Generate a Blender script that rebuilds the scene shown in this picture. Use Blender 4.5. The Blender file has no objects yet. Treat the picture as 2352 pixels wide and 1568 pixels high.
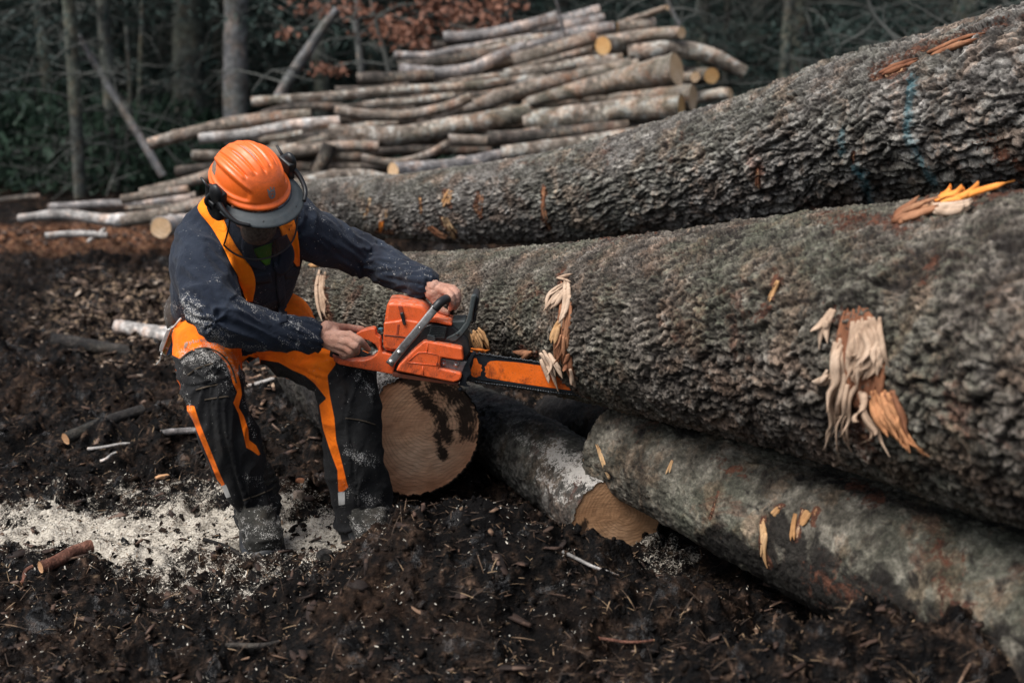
import bpy, bmesh, math, random
import numpy as np
from mathutils import Vector, Matrix
from mathutils.bvhtree import BVHTree
R = math.radians
rng = np.random.default_rng(7)
random.seed(7)
SC = bpy.context.scene
COL = SC.collection

# ------------------------------------------------------------------ camera, sky, sun, exposure
PITCH = R(12.0)
CAMH = 1.4
FPX, CX, CY = 3236.0, 1176.0, 784.0          # focal length and centre in the pixels of a 2352 x 1568 picture
cam = bpy.data.cameras.new('camera')
camo = bpy.data.objects.new('camera', cam)
COL.objects.link(camo)
camo.location = (0, 0, CAMH)
camo.rotation_euler = (R(90) - PITCH, 0, 0)
cam.sensor_width = 36.0
cam.lens = FPX / 2352 * 36
cam.clip_start = 0.05
cam.clip_end = 500
cam.dof.use_dof = True
cam.dof.focus_distance = 3.98
cam.dof.aperture_fstop = 2.5
cam.dof.aperture_blades = 0
SC.camera = camo

SUN_EL, SUN_AZ = R(59), R(-124)               # azimuth measured from +Y (away from the camera) towards +X
world = bpy.data.worlds.new('World')
SC.world = world
world.use_nodes = True
wn = world.node_tree
wn.nodes.clear()
sky = wn.nodes.new('ShaderNodeTexSky')
sky.sky_type = 'NISHITA'
sky.sun_disc = False
sky.sun_elevation = SUN_EL
sky.sun_rotation = SUN_AZ
sky.air_density = 1.0
sky.dust_density = 3.0
hs = wn.nodes.new('ShaderNodeHueSaturation')
hs.inputs['Saturation'].default_value = 0.6
bg = wn.nodes.new('ShaderNodeBackground')
bg.inputs['Strength'].default_value = 0.095
wo = wn.nodes.new('ShaderNodeOutputWorld')
wn.links.new(sky.outputs[0], hs.inputs['Color'])
wn.links.new(hs.outputs[0], bg.inputs['Color'])
wn.links.new(bg.outputs[0], wo.inputs['Surface'])

sl = bpy.data.lights.new('sun', 'SUN')
sl.energy = 3.0
sl.angle = R(42)
sl.color = (1.0, 0.975, 0.945)
slo = bpy.data.objects.new('sun', sl)
COL.objects.link(slo)
sd = Vector((math.cos(SUN_EL) * math.sin(SUN_AZ), math.cos(SUN_EL) * math.cos(SUN_AZ), math.sin(SUN_EL)))
slo.rotation_euler = sd.to_track_quat('Z', 'Y').to_euler()

SC.view_settings.view_transform = 'Standard'
SC.view_settings.look = 'None'
SC.view_settings.exposure = 0.64
SC.view_settings.gamma = 1.0
SC.render.engine = 'CYCLES'
SC.cycles.max_bounces = 6
SC.cycles.transparent_max_bounces = 12

# ------------------------------------------------------------------ measuring helpers
CP, SP = math.cos(PITCH), math.sin(PITCH)
def W(x, y, Y):
    """world point seen at picture position x, y at distance Y in front of the camera"""
    u = (x - CX) / FPX
    v = -(y - CY) / FPX
    t = Y / (CP + v * SP)
    return np.array([u * t, Y, CAMH + t * (-SP + v * CP)])
def proj(P):
    P = np.asarray(P, float)
    d = P - np.array([0, 0, CAMH])
    f = d[..., 1] * CP - d[..., 2] * SP
    up = d[..., 1] * SP + d[..., 2] * CP
    f = np.maximum(f, 1e-3)
    return np.stack([CX + FPX * d[..., 0] / f, CY - FPX * up / f], -1)
def ppm(Y, y=784):
    v = -(y - CY) / FPX
    return FPX / (Y / (CP + v * SP))
def Wl(pts):
    return np.array([W(*p) for p in pts])
def cvec(x, up, tow):
    """direction given as right, up, towards the camera -> world"""
    v = np.array([x, -tow * CP + up * SP, tow * SP + up * CP])
    return v / np.linalg.norm(v)

# ------------------------------------------------------------------ noise
_perm = rng.permutation(4096)
_grad = rng.normal(size=(4096, 3)); _grad /= np.linalg.norm(_grad, axis=1)[:, None]
_val = rng.random(4096)
def _hash(i, j, k):
    return _perm[(_perm[(_perm[i & 4095] + j) & 4095] + k) & 4095]
def pn(P, s=1.0, off=0.0):
    """Perlin noise, about -1..1"""
    P = np.asarray(P, float) * s + off + 37.3
    I = np.floor(P).astype(np.int64); F = P - I
    U = F * F * F * (F * (F * 6 - 15) + 10)
    out = 0
    for a in (0, 1):
        wa = U[..., 0] if a else 1 - U[..., 0]
        for b in (0, 1):
            wb = U[..., 1] if b else 1 - U[..., 1]
            for c in (0, 1):
                wc = U[..., 2] if c else 1 - U[..., 2]
                g = _grad[_hash(I[..., 0] + a, I[..., 1] + b, I[..., 2] + c)]
                d = g[..., 0] * (F[..., 0] - a) + g[..., 1] * (F[..., 1] - b) + g[..., 2] * (F[..., 2] - c)
                out = out + wa * wb * wc * d
    return out * 1.5
def fbm(P, s=1.0, n=4, off=0.0, gain=0.5, lac=2.1):
    a, o, t = 1.0, 0, 0
    for i in range(n):
        o = o + a * pn(P, s, off + i * 11.7); t += a
        a *= gain; s *= lac
    return o / t
def cell2(x, y, py=None, jit=0.85, off_=False):
    """2-D cellular noise: F1, F2-F1, cell random; y may be periodic with integer period py"""
    ix = np.floor(x).astype(np.int64); iy = np.floor(y).astype(np.int64)
    f1 = np.full(x.shape, 9.0); f2 = np.full(x.shape, 9.0); cid = np.zeros(x.shape); ox = np.zeros(x.shape); oy = np.zeros(x.shape)
    for a in (-1, 0, 1):
        for b in (-1, 0, 1):
            jx = ix + a; jy = iy + b
            ky = jy % py if py else jy
            h = _hash(jx + 500, ky + 700, 5)
            cx = jx + 0.5 + jit * (_val[h] - 0.5)
            cy = jy + 0.5 + jit * (_val[(h * 7 + 13) & 4095] - 0.5)
            d = np.sqrt((x - cx) ** 2 + (y - cy) ** 2)
            n = d < f1
            f2 = np.where(n, f1, np.minimum(f2, d))
            cid = np.where(n, _val[(h * 3 + 1) & 4095], cid)
            ox = np.where(n, x - cx, ox); oy = np.where(n, y - cy, oy)
            f1 = np.where(n, d, f1)
    return (f1, f2 - f1, cid, ox, oy) if off_ else (f1, f2 - f1, cid)
def sstep(a, b, x):
    t = np.clip((x - a) / (b - a), 0, 1)
    return t * t * (3 - 2 * t)

# ------------------------------------------------------------------ object helpers
def tag(o, label=None, cat=None, group=None, kind=None):
    if label: o['label'] = label
    if cat: o['category'] = cat
    if group: o['group'] = group
    if kind: o['kind'] = kind
    return o
def empty(name, loc=(0, 0, 0)):
    o = bpy.data.objects.new(name, None)
    o.empty_display_size = 0.1
    COL.objects.link(o)
    o.location = tuple(loc)
    return o
def mesh_np(name, V, Fc, mat=None, parent=None, smooth=True, origin=None, attrs=None):
    """V (n,3) world points; Fc list of (m,k) integer arrays. Linked as one object; origin in world."""
    V = np.asarray(V, np.float64)
    if not isinstance(Fc, (list, tuple)): Fc = [Fc]
    Fc = [np.asarray(f, np.int32) for f in Fc if len(f)]
    o0 = np.array(origin if origin is not None else (0, 0, 0), float)
    me = bpy.data.meshes.new(name)
    me.vertices.add(len(V))
    me.vertices.foreach_set('co', (V - o0).astype(np.float32).ravel())
    nl = sum(f.size for f in Fc); nf = sum(len(f) for f in Fc)
    me.loops.add(nl); me.polygons.add(nf)
    me.loops.foreach_set('vertex_index', np.concatenate([f.ravel() for f in Fc]))
    st = []; c = 0
    for f in Fc:
        st.append(c + np.arange(len(f)) * f.shape[1]); c += f.size
    me.polygons.foreach_set('loop_start', np.concatenate(st).astype(np.int32))
    if smooth: me.polygons.foreach_set('use_smooth', np.ones(nf, bool))
    me.update(calc_edges=True)
    me.validate()
    if attrs:
        for k, a in attrs.items():
            at = me.attributes.new(k, 'FLOAT', 'POINT')
            at.data.foreach_set('value', np.asarray(a, np.float32).ravel())
    o = bpy.data.objects.new(name, me)
    COL.objects.link(o)
    if mat:
        for m in (mat if isinstance(mat, (list, tuple)) else [mat]): me.materials.append(m)
    o.location = tuple(o0)
    if parent is not None:
        o.parent = parent
        o.location = tuple(o0 - np.array(wloc(parent)))
    return o
def wloc(o):
    l = np.array(o.location)
    while o.parent is not None:
        o = o.parent; l = l + np.array(o.location)
    return l
class MB:
    """collects shapes for one mesh object"""
    def __init__(s): s.V = []; s.F = []; s.n = 0
    def add(s, V, *Fs):
        V = np.asarray(V, float).reshape(-1, 3)
        for f in Fs:
            f = np.asarray(f, np.int32)
            if f.size: s.F.append(f + s.n)
        s.V.append(V); s.n += len(V)
        return s
    def data(s):
        d = {}
        for f in s.F: d.setdefault(f.shape[1], []).append(f)
        return np.concatenate(s.V), [np.concatenate(v) for v in d.values()]
    def build(s, name, mat, parent=None, smooth=True, origin=None, bevel=0, attrs=None, sub=0, seg=2, auto=None):
        V, F = s.data()
        if origin is None and parent is None: origin = V.mean(0)
        o = mesh_np(name, V, F, mat, parent, smooth, origin, attrs)
        if bevel:
            m = o.modifiers.new('bevel', 'BEVEL'); m.width = bevel; m.segments = seg; m.limit_method = 'ANGLE'; m.angle_limit = R(35)
            m.harden_normals = False
        if sub:
            m = o.modifiers.new('sub', 'SUBSURF'); m.levels = sub; m.render_levels = sub
        return o
def frames(P):
    """parallel transport frames along points P -> tangents, n1, n2"""
    P = np.asarray(P, float)
    T = np.gradient(P, axis=0); T /= np.linalg.norm(T, axis=1)[:, None] + 1e-12
    up = np.array([0, 0, 1.0]) if abs(T[0][2]) < 0.9 else np.array([0, 1.0, 0])
    n = np.cross(up, T[0]); n /= np.linalg.norm(n)
    N1 = [n]
    for i in range(1, len(P)):
        n = N1[-1] - T[i] * np.dot(N1[-1], T[i]); n /= np.linalg.norm(n); N1.append(n)
    N1 = np.array(N1); N2 = np.cross(T, N1)
    return T, N1, N2
def resample(P, n, extra=None):
    """smooth resampling of a polyline to n points (Catmull-Rom)"""
    P = np.asarray(P, float)
    A = P if extra is None else np.hstack([P, np.asarray(extra, float).reshape(len(P), -1)])
    if len(A) == 2:
        t = np.linspace(0, 1, n)[:, None]; O = A[0] * (1 - t) + A[1] * t
    else:
        d = np.concatenate([[0], np.cumsum(np.linalg.norm(np.diff(P, axis=0), axis=1))])
        s = np.linspace(0, d[-1], n)
        k = np.clip(np.searchsorted(d, s, side='right') - 1, 0, len(A) - 2)
        t = ((s - d[k]) / (d[k + 1] - d[k] + 1e-12))[:, None]
        M = np.gradient(A, d, axis=0)
        h = (d[k + 1] - d[k])[:, None]
        O = (2 * t**3 - 3 * t**2 + 1) * A[k] + (t**3 - 2 * t**2 + t) * h * M[k] + (-2 * t**3 + 3 * t**2) * A[k + 1] + (t**3 - t**2) * h * M[k + 1]
    if extra is None: return O
    return O[:, :P.shape[1]], O[:, P.shape[1]:]
def grid_faces(nr, nc, wrap=False):
    i = np.arange(nr - 1)[:, None]; j = np.arange(nc if wrap else nc - 1)[None, :]
    a = i * nc + j; b = i * nc + (j + 1) % nc
    return np.stack([a, b, b + nc, a + nc], -1).reshape(-1, 4)
def tube(P, r, seg=10, cap=True, flat=1.0, n=None):
    """closed tapered tube -> V, quads, tris"""
    P = np.asarray(P, float); r = np.broadcast_to(np.asarray(r, float), (len(P),)) if np.ndim(r) < 2 else np.asarray(r)
    if n: P, e = resample(P, n, r); r = e[:, 0]
    T, A, B = frames(P)
    th = np.linspace(0, 2 * math.pi, seg, endpoint=False)
    V = P[:, None] + r[:, None, None] * (np.cos(th)[None, :, None] * A[:, None] + flat * np.sin(th)[None, :, None] * B[:, None])
    V = V.reshape(-1, 3)
    Q = grid_faces(len(P), seg, True)
    if not cap: return V, Q
    m = len(V)
    V = np.vstack([V, P[0], P[-1]])
    j = np.arange(seg); k = (j + 1) % seg; e = (len(P) - 1) * seg
    Tn = np.vstack([np.stack([np.full(seg, m), k, j], -1), np.stack([np.full(seg, m + 1), e + j, e + k], -1)])
    return V, Q, Tn
def box(c, s, Rm=None):
    c = np.asarray(c, float); s = np.asarray(s, float) / 2
    V = np.array([[x, y, z] for x in (-1, 1) for y in (-1, 1) for z in (-1, 1)]) * s
    if Rm is not None: V = V @ np.asarray(Rm).T
    return V + c, np.array([[0, 1, 3, 2], [4, 6, 7, 5], [0, 4, 5, 1], [2, 3, 7, 6], [0, 2, 6, 4], [1, 5, 7, 3]])
def ellip(c, rad, Rm=None, nu=24, nv=14):
    u = np.linspace(0, 2 * math.pi, nu, endpoint=False); v = np.linspace(0, math.pi, nv + 1)[1:-1]
    V = np.stack([np.sin(v)[:, None] * np.cos(u), np.sin(v)[:, None] * np.sin(u), np.cos(v)[:, None] * np.ones(nu)], -1).reshape(-1, 3)
    V = np.vstack([V, [0, 0, 1], [0, 0, -1]]) * np.asarray(rad)
    if Rm is not None: V = V @ np.asarray(Rm).T
    Q = grid_faces(nv - 1, nu, True)[:, ::-1]
    m = (nv - 1) * nu; j = np.arange(nu); k = (j + 1) % nu
    Tn = np.vstack([np.stack([np.full(nu, m), j, k], -1), np.stack([np.full(nu, m + 1), (nv - 2) * nu + k, (nv - 2) * nu + j], -1)])
    return V + np.asarray(c), Q, Tn
def poly_dist(p, poly):
    """signed distance (positive inside) of 2-D points to a polygon"""
    poly = np.asarray(poly, float); x, y = p[:, 0], p[:, 1]
    ins = np.zeros(len(p), bool); dm = np.full(len(p), 1e9)
    for i in range(len(poly)):
        a, b = poly[i], poly[(i + 1) % len(poly)]
        c = (a[1] > y) != (b[1] > y)
        with np.errstate(divide='ignore', invalid='ignore'):
            xi = (b[0] - a[0]) * (y - a[1]) / (b[1] - a[1] + 1e-12) + a[0]
        ins ^= c & (x < xi)
        ab = b - a; t = np.clip(((p - a) @ ab) / (ab @ ab + 1e-12), 0, 1)
        dm = np.minimum(dm, np.linalg.norm(p - a - t[:, None] * ab, axis=1))
    return np.where(ins, dm, -dm)
def line_dist(p, pl):
    pl = np.asarray(pl, float); dm = np.full(len(p), 1e9)
    for i in range(len(pl) - 1):
        a, b = pl[i], pl[i + 1]; ab = b - a
        t = np.clip(((p - a) @ ab) / (ab @ ab + 1e-12), 0, 1)
        dm = np.minimum(dm, np.linalg.norm(p - a - t[:, None] * ab, axis=1))
    return dm

# ------------------------------------------------------------------ material helpers
class NT:
    def __init__(s, name):
        s.m = bpy.data.materials.new(name); s.m.use_nodes = True
        s.t = s.m.node_tree; s.t.nodes.clear()
        s.out = s.t.nodes.new('ShaderNodeOutputMaterial')
        s.b = s.t.nodes.new('ShaderNodeBsdfPrincipled')
        s.t.links.new(s.b.outputs[0], s.out.inputs[0])
        s.tc = s.t.nodes.new('ShaderNodeTexCoord')
        s.v = s.tc.outputs['Object']
    def N(s, k, **kw):
        n = s.t.nodes.new(k)
        for a, v in kw.items(): setattr(n, a, v)
        return n
    def L(s, a, b): s.t.links.new(a, b)
    def noise(s, scale, detail=4, rough=0.55, dist=0.0, vec=None):
        n = s.N('ShaderNodeTexNoise'); n.inputs['Scale'].default_value = scale; n.inputs['Detail'].default_value = detail
        n.inputs['Roughness'].default_value = rough; n.inputs['Distortion'].default_value = dist
        s.L(vec or s.v, n.inputs['Vector']); return n.outputs[0]
    def vor(s, scale, feat='F1', vec=None, out=0, rand=1.0):
        n = s.N('ShaderNodeTexVoronoi'); n.feature = feat; n.inputs['Scale'].default_value = scale
        n.inputs['Randomness'].default_value = rand
        s.L(vec or s.v, n.inputs['Vector']); return n.outputs[out]
    def mapv(s, sc, vec=None, rot=(0, 0, 0)):
        n = s.N('ShaderNodeMapping'); n.inputs['Scale'].default_value = sc; n.inputs['Rotation'].default_value = rot
        s.L(vec or s.v, n.inputs['Vector']); return n.outputs[0]
    def ramp(s, fac, stops, interp='LINEAR'):
        n = s.N('ShaderNodeValToRGB'); n.color_ramp.interpolation = interp
        e = n.color_ramp.elements
        while len(e) > 1: e.remove(e[-1])
        for i, (p, c) in enumerate(stops):
            if isinstance(c, (int, float)): c = (c, c, c)
            q = e[0] if i == 0 else e.new(p)
            q.position = p; q.color = (*c, 1)
        s.L(fac, n.inputs[0]); return n.outputs[0]
    def math(s, op, a, b=None, clamp=False):
        n = s.N('ShaderNodeMath', operation=op); n.use_clamp = clamp
        for i, q in enumerate((a, b)):
            if q is None: continue
            if isinstance(q, (int, float)): n.inputs[i].default_value = q
            else: s.L(q, n.inputs[i])
        return n.outputs[0]
    def mix(s, f, a, b, mode='MIX'):
        n = s.N('ShaderNodeMix'); n.data_type = 'RGBA'; n.blend_type = mode
        for q, i in ((f, 0), (a, 6), (b, 7)):
            if isinstance(q, (int, float)): n.inputs[i].default_value = q
            elif isinstance(q, tuple): n.inputs[i].default_value = (*q, 1)
            else: s.L(q, n.inputs[i])
        return n.outputs[2]
    def attr(s, name):
        n = s.N('ShaderNodeAttribute'); n.attribute_name = name; return n.outputs['Fac']
    def up(s, lo=0.2, hi=0.8):
        g = s.N('ShaderNodeNewGeometry'); x = s.N('ShaderNodeSeparateXYZ'); s.L(g.outputs['Normal'], x.inputs[0])
        return s.rng(x.outputs[2], lo, hi)
    def rng(s, v, a, b, c=0.0, d=1.0):
        n = s.N('ShaderNodeMapRange'); n.interpolation_type = 'SMOOTHSTEP'
        for i, q in zip(range(1, 5), (a, b, c, d)): n.inputs[i].default_value = q
        s.L(v, n.inputs[0]); return n.outputs[0]
    def bump(s, h, strength=0.5, dist=0.01, prev=None):
        n = s.N('ShaderNodeBump'); n.inputs['Strength'].default_value = strength; n.inputs['Distance'].default_value = dist
        s.L(h, n.inputs['Height'])
        if prev is not None: s.L(prev, n.inputs['Normal'])
        s.L(n.outputs[0], s.b.inputs['Normal']); return n.outputs[0]
    def col(s, c):
        if isinstance(c, tuple): s.b.inputs['Base Color'].default_value = (*c, 1)
        else: s.L(c, s.b.inputs['Base Color'])
    def rough(s, r, spec=None):
        if isinstance(r, (int, float)): s.b.inputs['Roughness'].default_value = r
        else: s.L(r, s.b.inputs['Roughness'])
        if spec is not None: s.b.inputs['Specular IOR Level'].default_value = spec
# ------------------------------------------------------------------ ground
def gz_at(px, py):
    """ground (z = 0) point under a picture position"""
    a = W(px, py, 1.0); k = CAMH / (CAMH - a[2])
    return np.array([a[0] * k, k])
MOUNDS = [  # x, y, rx, ry, height
    (-0.15, 3.33, 0.36, 0.25, 0.25), (0.16, 3.30, 0.22, 0.20, 0.09), (-0.38, 3.10, 0.20, 0.15, 0.07), (0.62, 2.72, 0.42, 0.20, 0.16), (1.05, 2.66, 0.4, 0.22, 0.15),
    (-1.45, 3.52, 0.14, 0.10, 0.06), (0.40, 3.18, 0.13, 0.10, 0.06), (0.29, 3.60, 0.22, 0.18, -0.10), (-0.9, 2.75, 0.4, 0.12, 0.05), (-0.2, 2.72, 0.3, 0.12, 0.05), (-2.0, 5.6, 0.8, 0.16, 0.07), (-1.6, 5.1, 0.9, 0.12, -0.05), (-1.0, 6.2, 0.9, 0.35, 0.05), (0.55, 3.15, 0.2, 0.12, 0.04),
    (-0.85, 5.15, 0.36, 0.20, 0.24), (-0.45, 5.0, 0.2, 0.2, 0.12), (-1.9, 8.0, 1.2, 0.4, 0.08), (-0.75, 3.30, 0.25, 0.12, 0.03), (-1.3, 4.9, 0.7, 0.2, 0.05),
]
def gbase(x, y):
    z = np.zeros_like(x, dtype=float)
    for (a, b, rx, ry, h) in MOUNDS:
        z += h * np.exp(-(((x - a) / rx) ** 2 + ((y - b) / ry) ** 2))
    P = np.stack([x, y, np.zeros_like(x)], -1)
    z += 0.050 * fbm(P, 1.5, 4)
    # forest floor climbs a little far behind
    z += 0.35 * sstep(13, 30, y) + 1.2 * sstep(30, 80, np.hypot(x, y))
    return z
def gfine(x, y):
    P = np.stack([x, y, np.zeros_like(x)], -1)
    D = np.hypot(x, y - 3.5)
    amp = 1.0 / (1 + (np.maximum(D - 6, 0) / 8) ** 2)
    Q = P + 0.05 * np.stack([pn(P, 6), pn(P, 6, 9.1), 0 * x], -1)
    n1 = 1 - np.abs(fbm(Q, 5.0, 3, 3.0)) * 2.2
    n2 = np.abs(fbm(Q, 16.0, 3, 7.0))
    f1, e1, c1 = cell2(Q[..., 0] * 15, Q[..., 1] * 15)
    lump = np.maximum(0, 0.5 - f1) * sstep(0.35, 0.75, c1)
    f2, e2, c2 = cell2(Q[..., 0] * 38 + 3, Q[..., 1] * 38)
    lump2 = np.maximum(0, 0.55 - f2) * sstep(0.3, 0.7, c2)
    f3, e3, c3 = cell2(Q[..., 0] * 6.5 + 1, Q[..., 1] * 6.5)
    clod = np.maximum(0, 0.62 - f3) ** 0.8 * sstep(0.25, 0.7, c3)
    # soft flat patch of packed sawdust near the feet
    soft = np.exp(-(((x + 0.95) / 0.75) ** 2 + ((y - 3.95) / 0.28) ** 2))
    return amp * (1 - 0.62 * soft) * (0.085 * clod + 0.062 * n1 - 0.044 + 0.030 * (1 - 2.5 * np.abs(fbm(Q, 9.0, 2, 31.0))) + 0.042 * n2 + 0.030 * lump * (fbm(P, 1.7, 2, 4) > 0) + 0.020 * lump2 + 0.020 * np.abs(fbm(Q, 40.0, 3)) + 0.008 * fbm(P, 90.0, 2))
_sx, _sy = np.meshgrid(np.linspace(-2, 2, 160), np.linspace(2.6, 3.2, 60))
_gf0 = gfine
GOFF = float(np.percentile(_gf0(_sx, _sy), 55))
def gfine(x, y):
    return _gf0(x, y) - GOFF * np.clip(1 - (np.hypot(x, y - 3.5) - 3) / 8, 0.2, 1)
def gh(x, y):
    x = np.atleast_1d(np.asarray(x, float)); y = np.atleast_1d(np.asarray(y, float))
    return gbase(x, y) + gfine(x, y)

def axis_pts(segs):
    out = [np.array([segs[0][0]])]
    for a, b, n, g in segs:           # from a to b with n steps; g > 0 grows geometrically
        if g: t = (np.geomspace(1, 1 + g, n + 1) - 1) / g
        else: t = np.linspace(0, 1, n + 1)
        out.append((a + (b - a) * t)[1:])
    return np.concatenate(out)
xs = np.concatenate([-axis_pts([(2.2, 3.6, 90, 1.0), (3.6, 160, 90, 200)])[::-1], axis_pts([(-2.2, 2.2, 520, 0), (2.2, 3.6, 60, 1.0), (3.6, 160, 80, 200)])[1:]])
ys = np.concatenate([(2.3 - axis_pts([(0, 100, 60, 400)]))[::-1], axis_pts([(2.3, 5.0, 350, 0), (5.0, 11.0, 330, 2.0), (11.0, 160, 110, 60)])[1:]])
GX, GY = np.meshgrid(xs, ys)
GZ = gbase(GX, GY) + gfine(GX, GY)
gp = np.stack([GX, GY, GZ], -1).reshape(-1, 3)
pp = proj(gp)
gxy = gp[:, :2]
def gpoly(pts): return np.array([gz_at(*p) for p in pts])
nz = fbm(gp, 2.2, 4, 2.0)
nzf = fbm(gp, 9.0, 3, 5.0)
def soft_poly(pts, w):
    d = poly_dist(gxy, gpoly(pts)); return sstep(-w, w, d + 0.12 * nz + 0.12 * nzf)
dust = np.maximum(0.92 * soft_poly([(-350, 1170), (60, 1165), (330, 1172), (480, 1150), (600, 1150), (730, 1175), (880, 1180), (960, 1215), (870, 1270), (770, 1292), (600, 1272), (480, 1262), (330, 1305), (120, 1290), (-200, 1300), (-500, 1280)], 0.13),
                  0.30 * soft_poly([(300, 1300), (480, 1260), (620, 1258), (800, 1285), (760, 1360), (560, 1375), (380, 1350)], 0.10))
dust = np.maximum(dust, 0.28 * soft_poly([(-100, 1120), (500, 1100), (900, 1130), (950, 1215), (400, 1215), (-100, 1230)], 0.15))
dust = np.maximum(dust, 0.9 * soft_poly([(640, 1190), (780, 1180), (800, 1255), (650, 1268)], 0.05))
dust = np.maximum(dust, 0.36 * soft_poly([(1310, 1290), (1420, 1262), (1530, 1232), (1600, 1262), (1450, 1330)], 0.05))
dust = np.maximum(dust, 0.5 * soft_poly([(1180, 1195), (1260, 1190), (1300, 1235), (1230, 1240)], 0.04))
litter = soft_poly([(-400, 528), (400, 528), (420, 585), (250, 575), (-400, 600)], 0.35)
chips = np.maximum(soft_poly([(180, 690), (420, 640), (430, 830), (280, 800), (150, 760)], 0.3), 0.6 * soft_poly([(560, 840), (720, 830), (720, 900), (560, 960)], 0.15))
dust = dust * np.clip(0.84 + 0.7 * fbm(gp, 7.0, 4, 21.0), 0.3, 1.1)

g = NT('wet_mud')
n1 = g.noise(3.0, 6, 0.6); n2 = g.noise(26.0, 6, 0.65); n3 = g.noise(120.0, 4, 0.6)
base = g.ramp(n2, [(0.37, (0.0012, 0.0012, 0.0015)), (0.51, (0.0045, 0.0036, 0.0032)), (0.60, (0.022, 0.014, 0.010)), (0.70, (0.10, 0.062, 0.042))])
base = g.mix(g.rng(n1, 0.45, 0.70), base, (0.004, 0.0035, 0.0035))
base = g.mix(g.math('MULTIPLY', g.rng(g.noise(2.2, 5, 0.7, 0.6), 0.50, 0.66), 0.8), base, g.ramp(g.noise(34, 5, 0.7), [(0.38, (0.006, 0.004, 0.003)), (0.56, (0.030, 0.017, 0.011)), (0.70, (0.14, 0.085, 0.055))]))
fib = g.noise(60, 5, 0.6, 0.4, vec=g.mapv((0.25, 1.6, 1), rot=(0, 0, 0.35)))
base = g.mix(g.math('MULTIPLY', g.rng(fib, 0.62, 0.74), 0.75), base, (0.13, 0.088, 0.055))
lit = g.attr('litter')
lcol = g.ramp(g.noise(40, 4), [(0.35, (0.025, 0.012, 0.008)), (0.5, (0.13, 0.055, 0.028)), (0.66, (0.30, 0.17, 0.10))])
base = g.mix(lit, base, lcol)
ch = g.attr('chips')
cn = g.rng(g.noise(30, 5, 0.7), 0.52, 0.60)
base = g.mix(g.math('MULTIPLY', cn, ch), base, (0.34, 0.24, 0.16))
du = g.attr('dust')
dn = g.rng(g.noise(120, 6, 0.8, 1.2), 0.32, 0.68); dn2 = g.rng(g.noise(16, 4, 0.65), 0.3, 0.7)
th = g.math('ADD', g.math('MULTIPLY', dn, 0.62), g.math('MULTIPLY', dn2, 0.38))
mask = g.rng(g.math('ADD', g.math('ADD', th, du), g.math('MULTIPLY', g.up(0.2, 1.0), 0.22)), 1.04, 1.20)
mask = g.math('MULTIPLY', mask, g.rng(du, 0.02, 0.12))
dcol = g.ramp(g.noise(180, 3), [(0.3, (0.24, 0.21, 0.17)), (0.6, (0.58, 0.53, 0.45))])
base = g.mix(mask, base, dcol)
g.col(base)
gl = g.rng(g.noise(9, 5, 0.7, 0.5), 0.56, 0.64)
rr = g.mix(gl, g.ramp(n1, [(0.42, 0.5), (0.58, 0.9)]), (0.2, 0.2, 0.2))
g.L(g.math('ADD', g.math('MULTIPLY', gl, 0.30), 0.08), g.b.inputs['Specular IOR Level'])
g.rough(g.mix(mask, rr, (0.95, 0.95, 0.95)), 0.13)
b1 = g.bump(n2, 0.9, 0.02); b2 = g.bump(fib, 0.7, 0.012, b1); g.bump(n3, 0.7, 0.004, b2)
MUD = g.m
ground = mesh_np('ground', gp, grid_faces(len(ys), len(xs)), MUD, attrs={'dust': dust, 'litter': litter, 'chips': chips})
ground['kind'] = 'structure'
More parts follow.
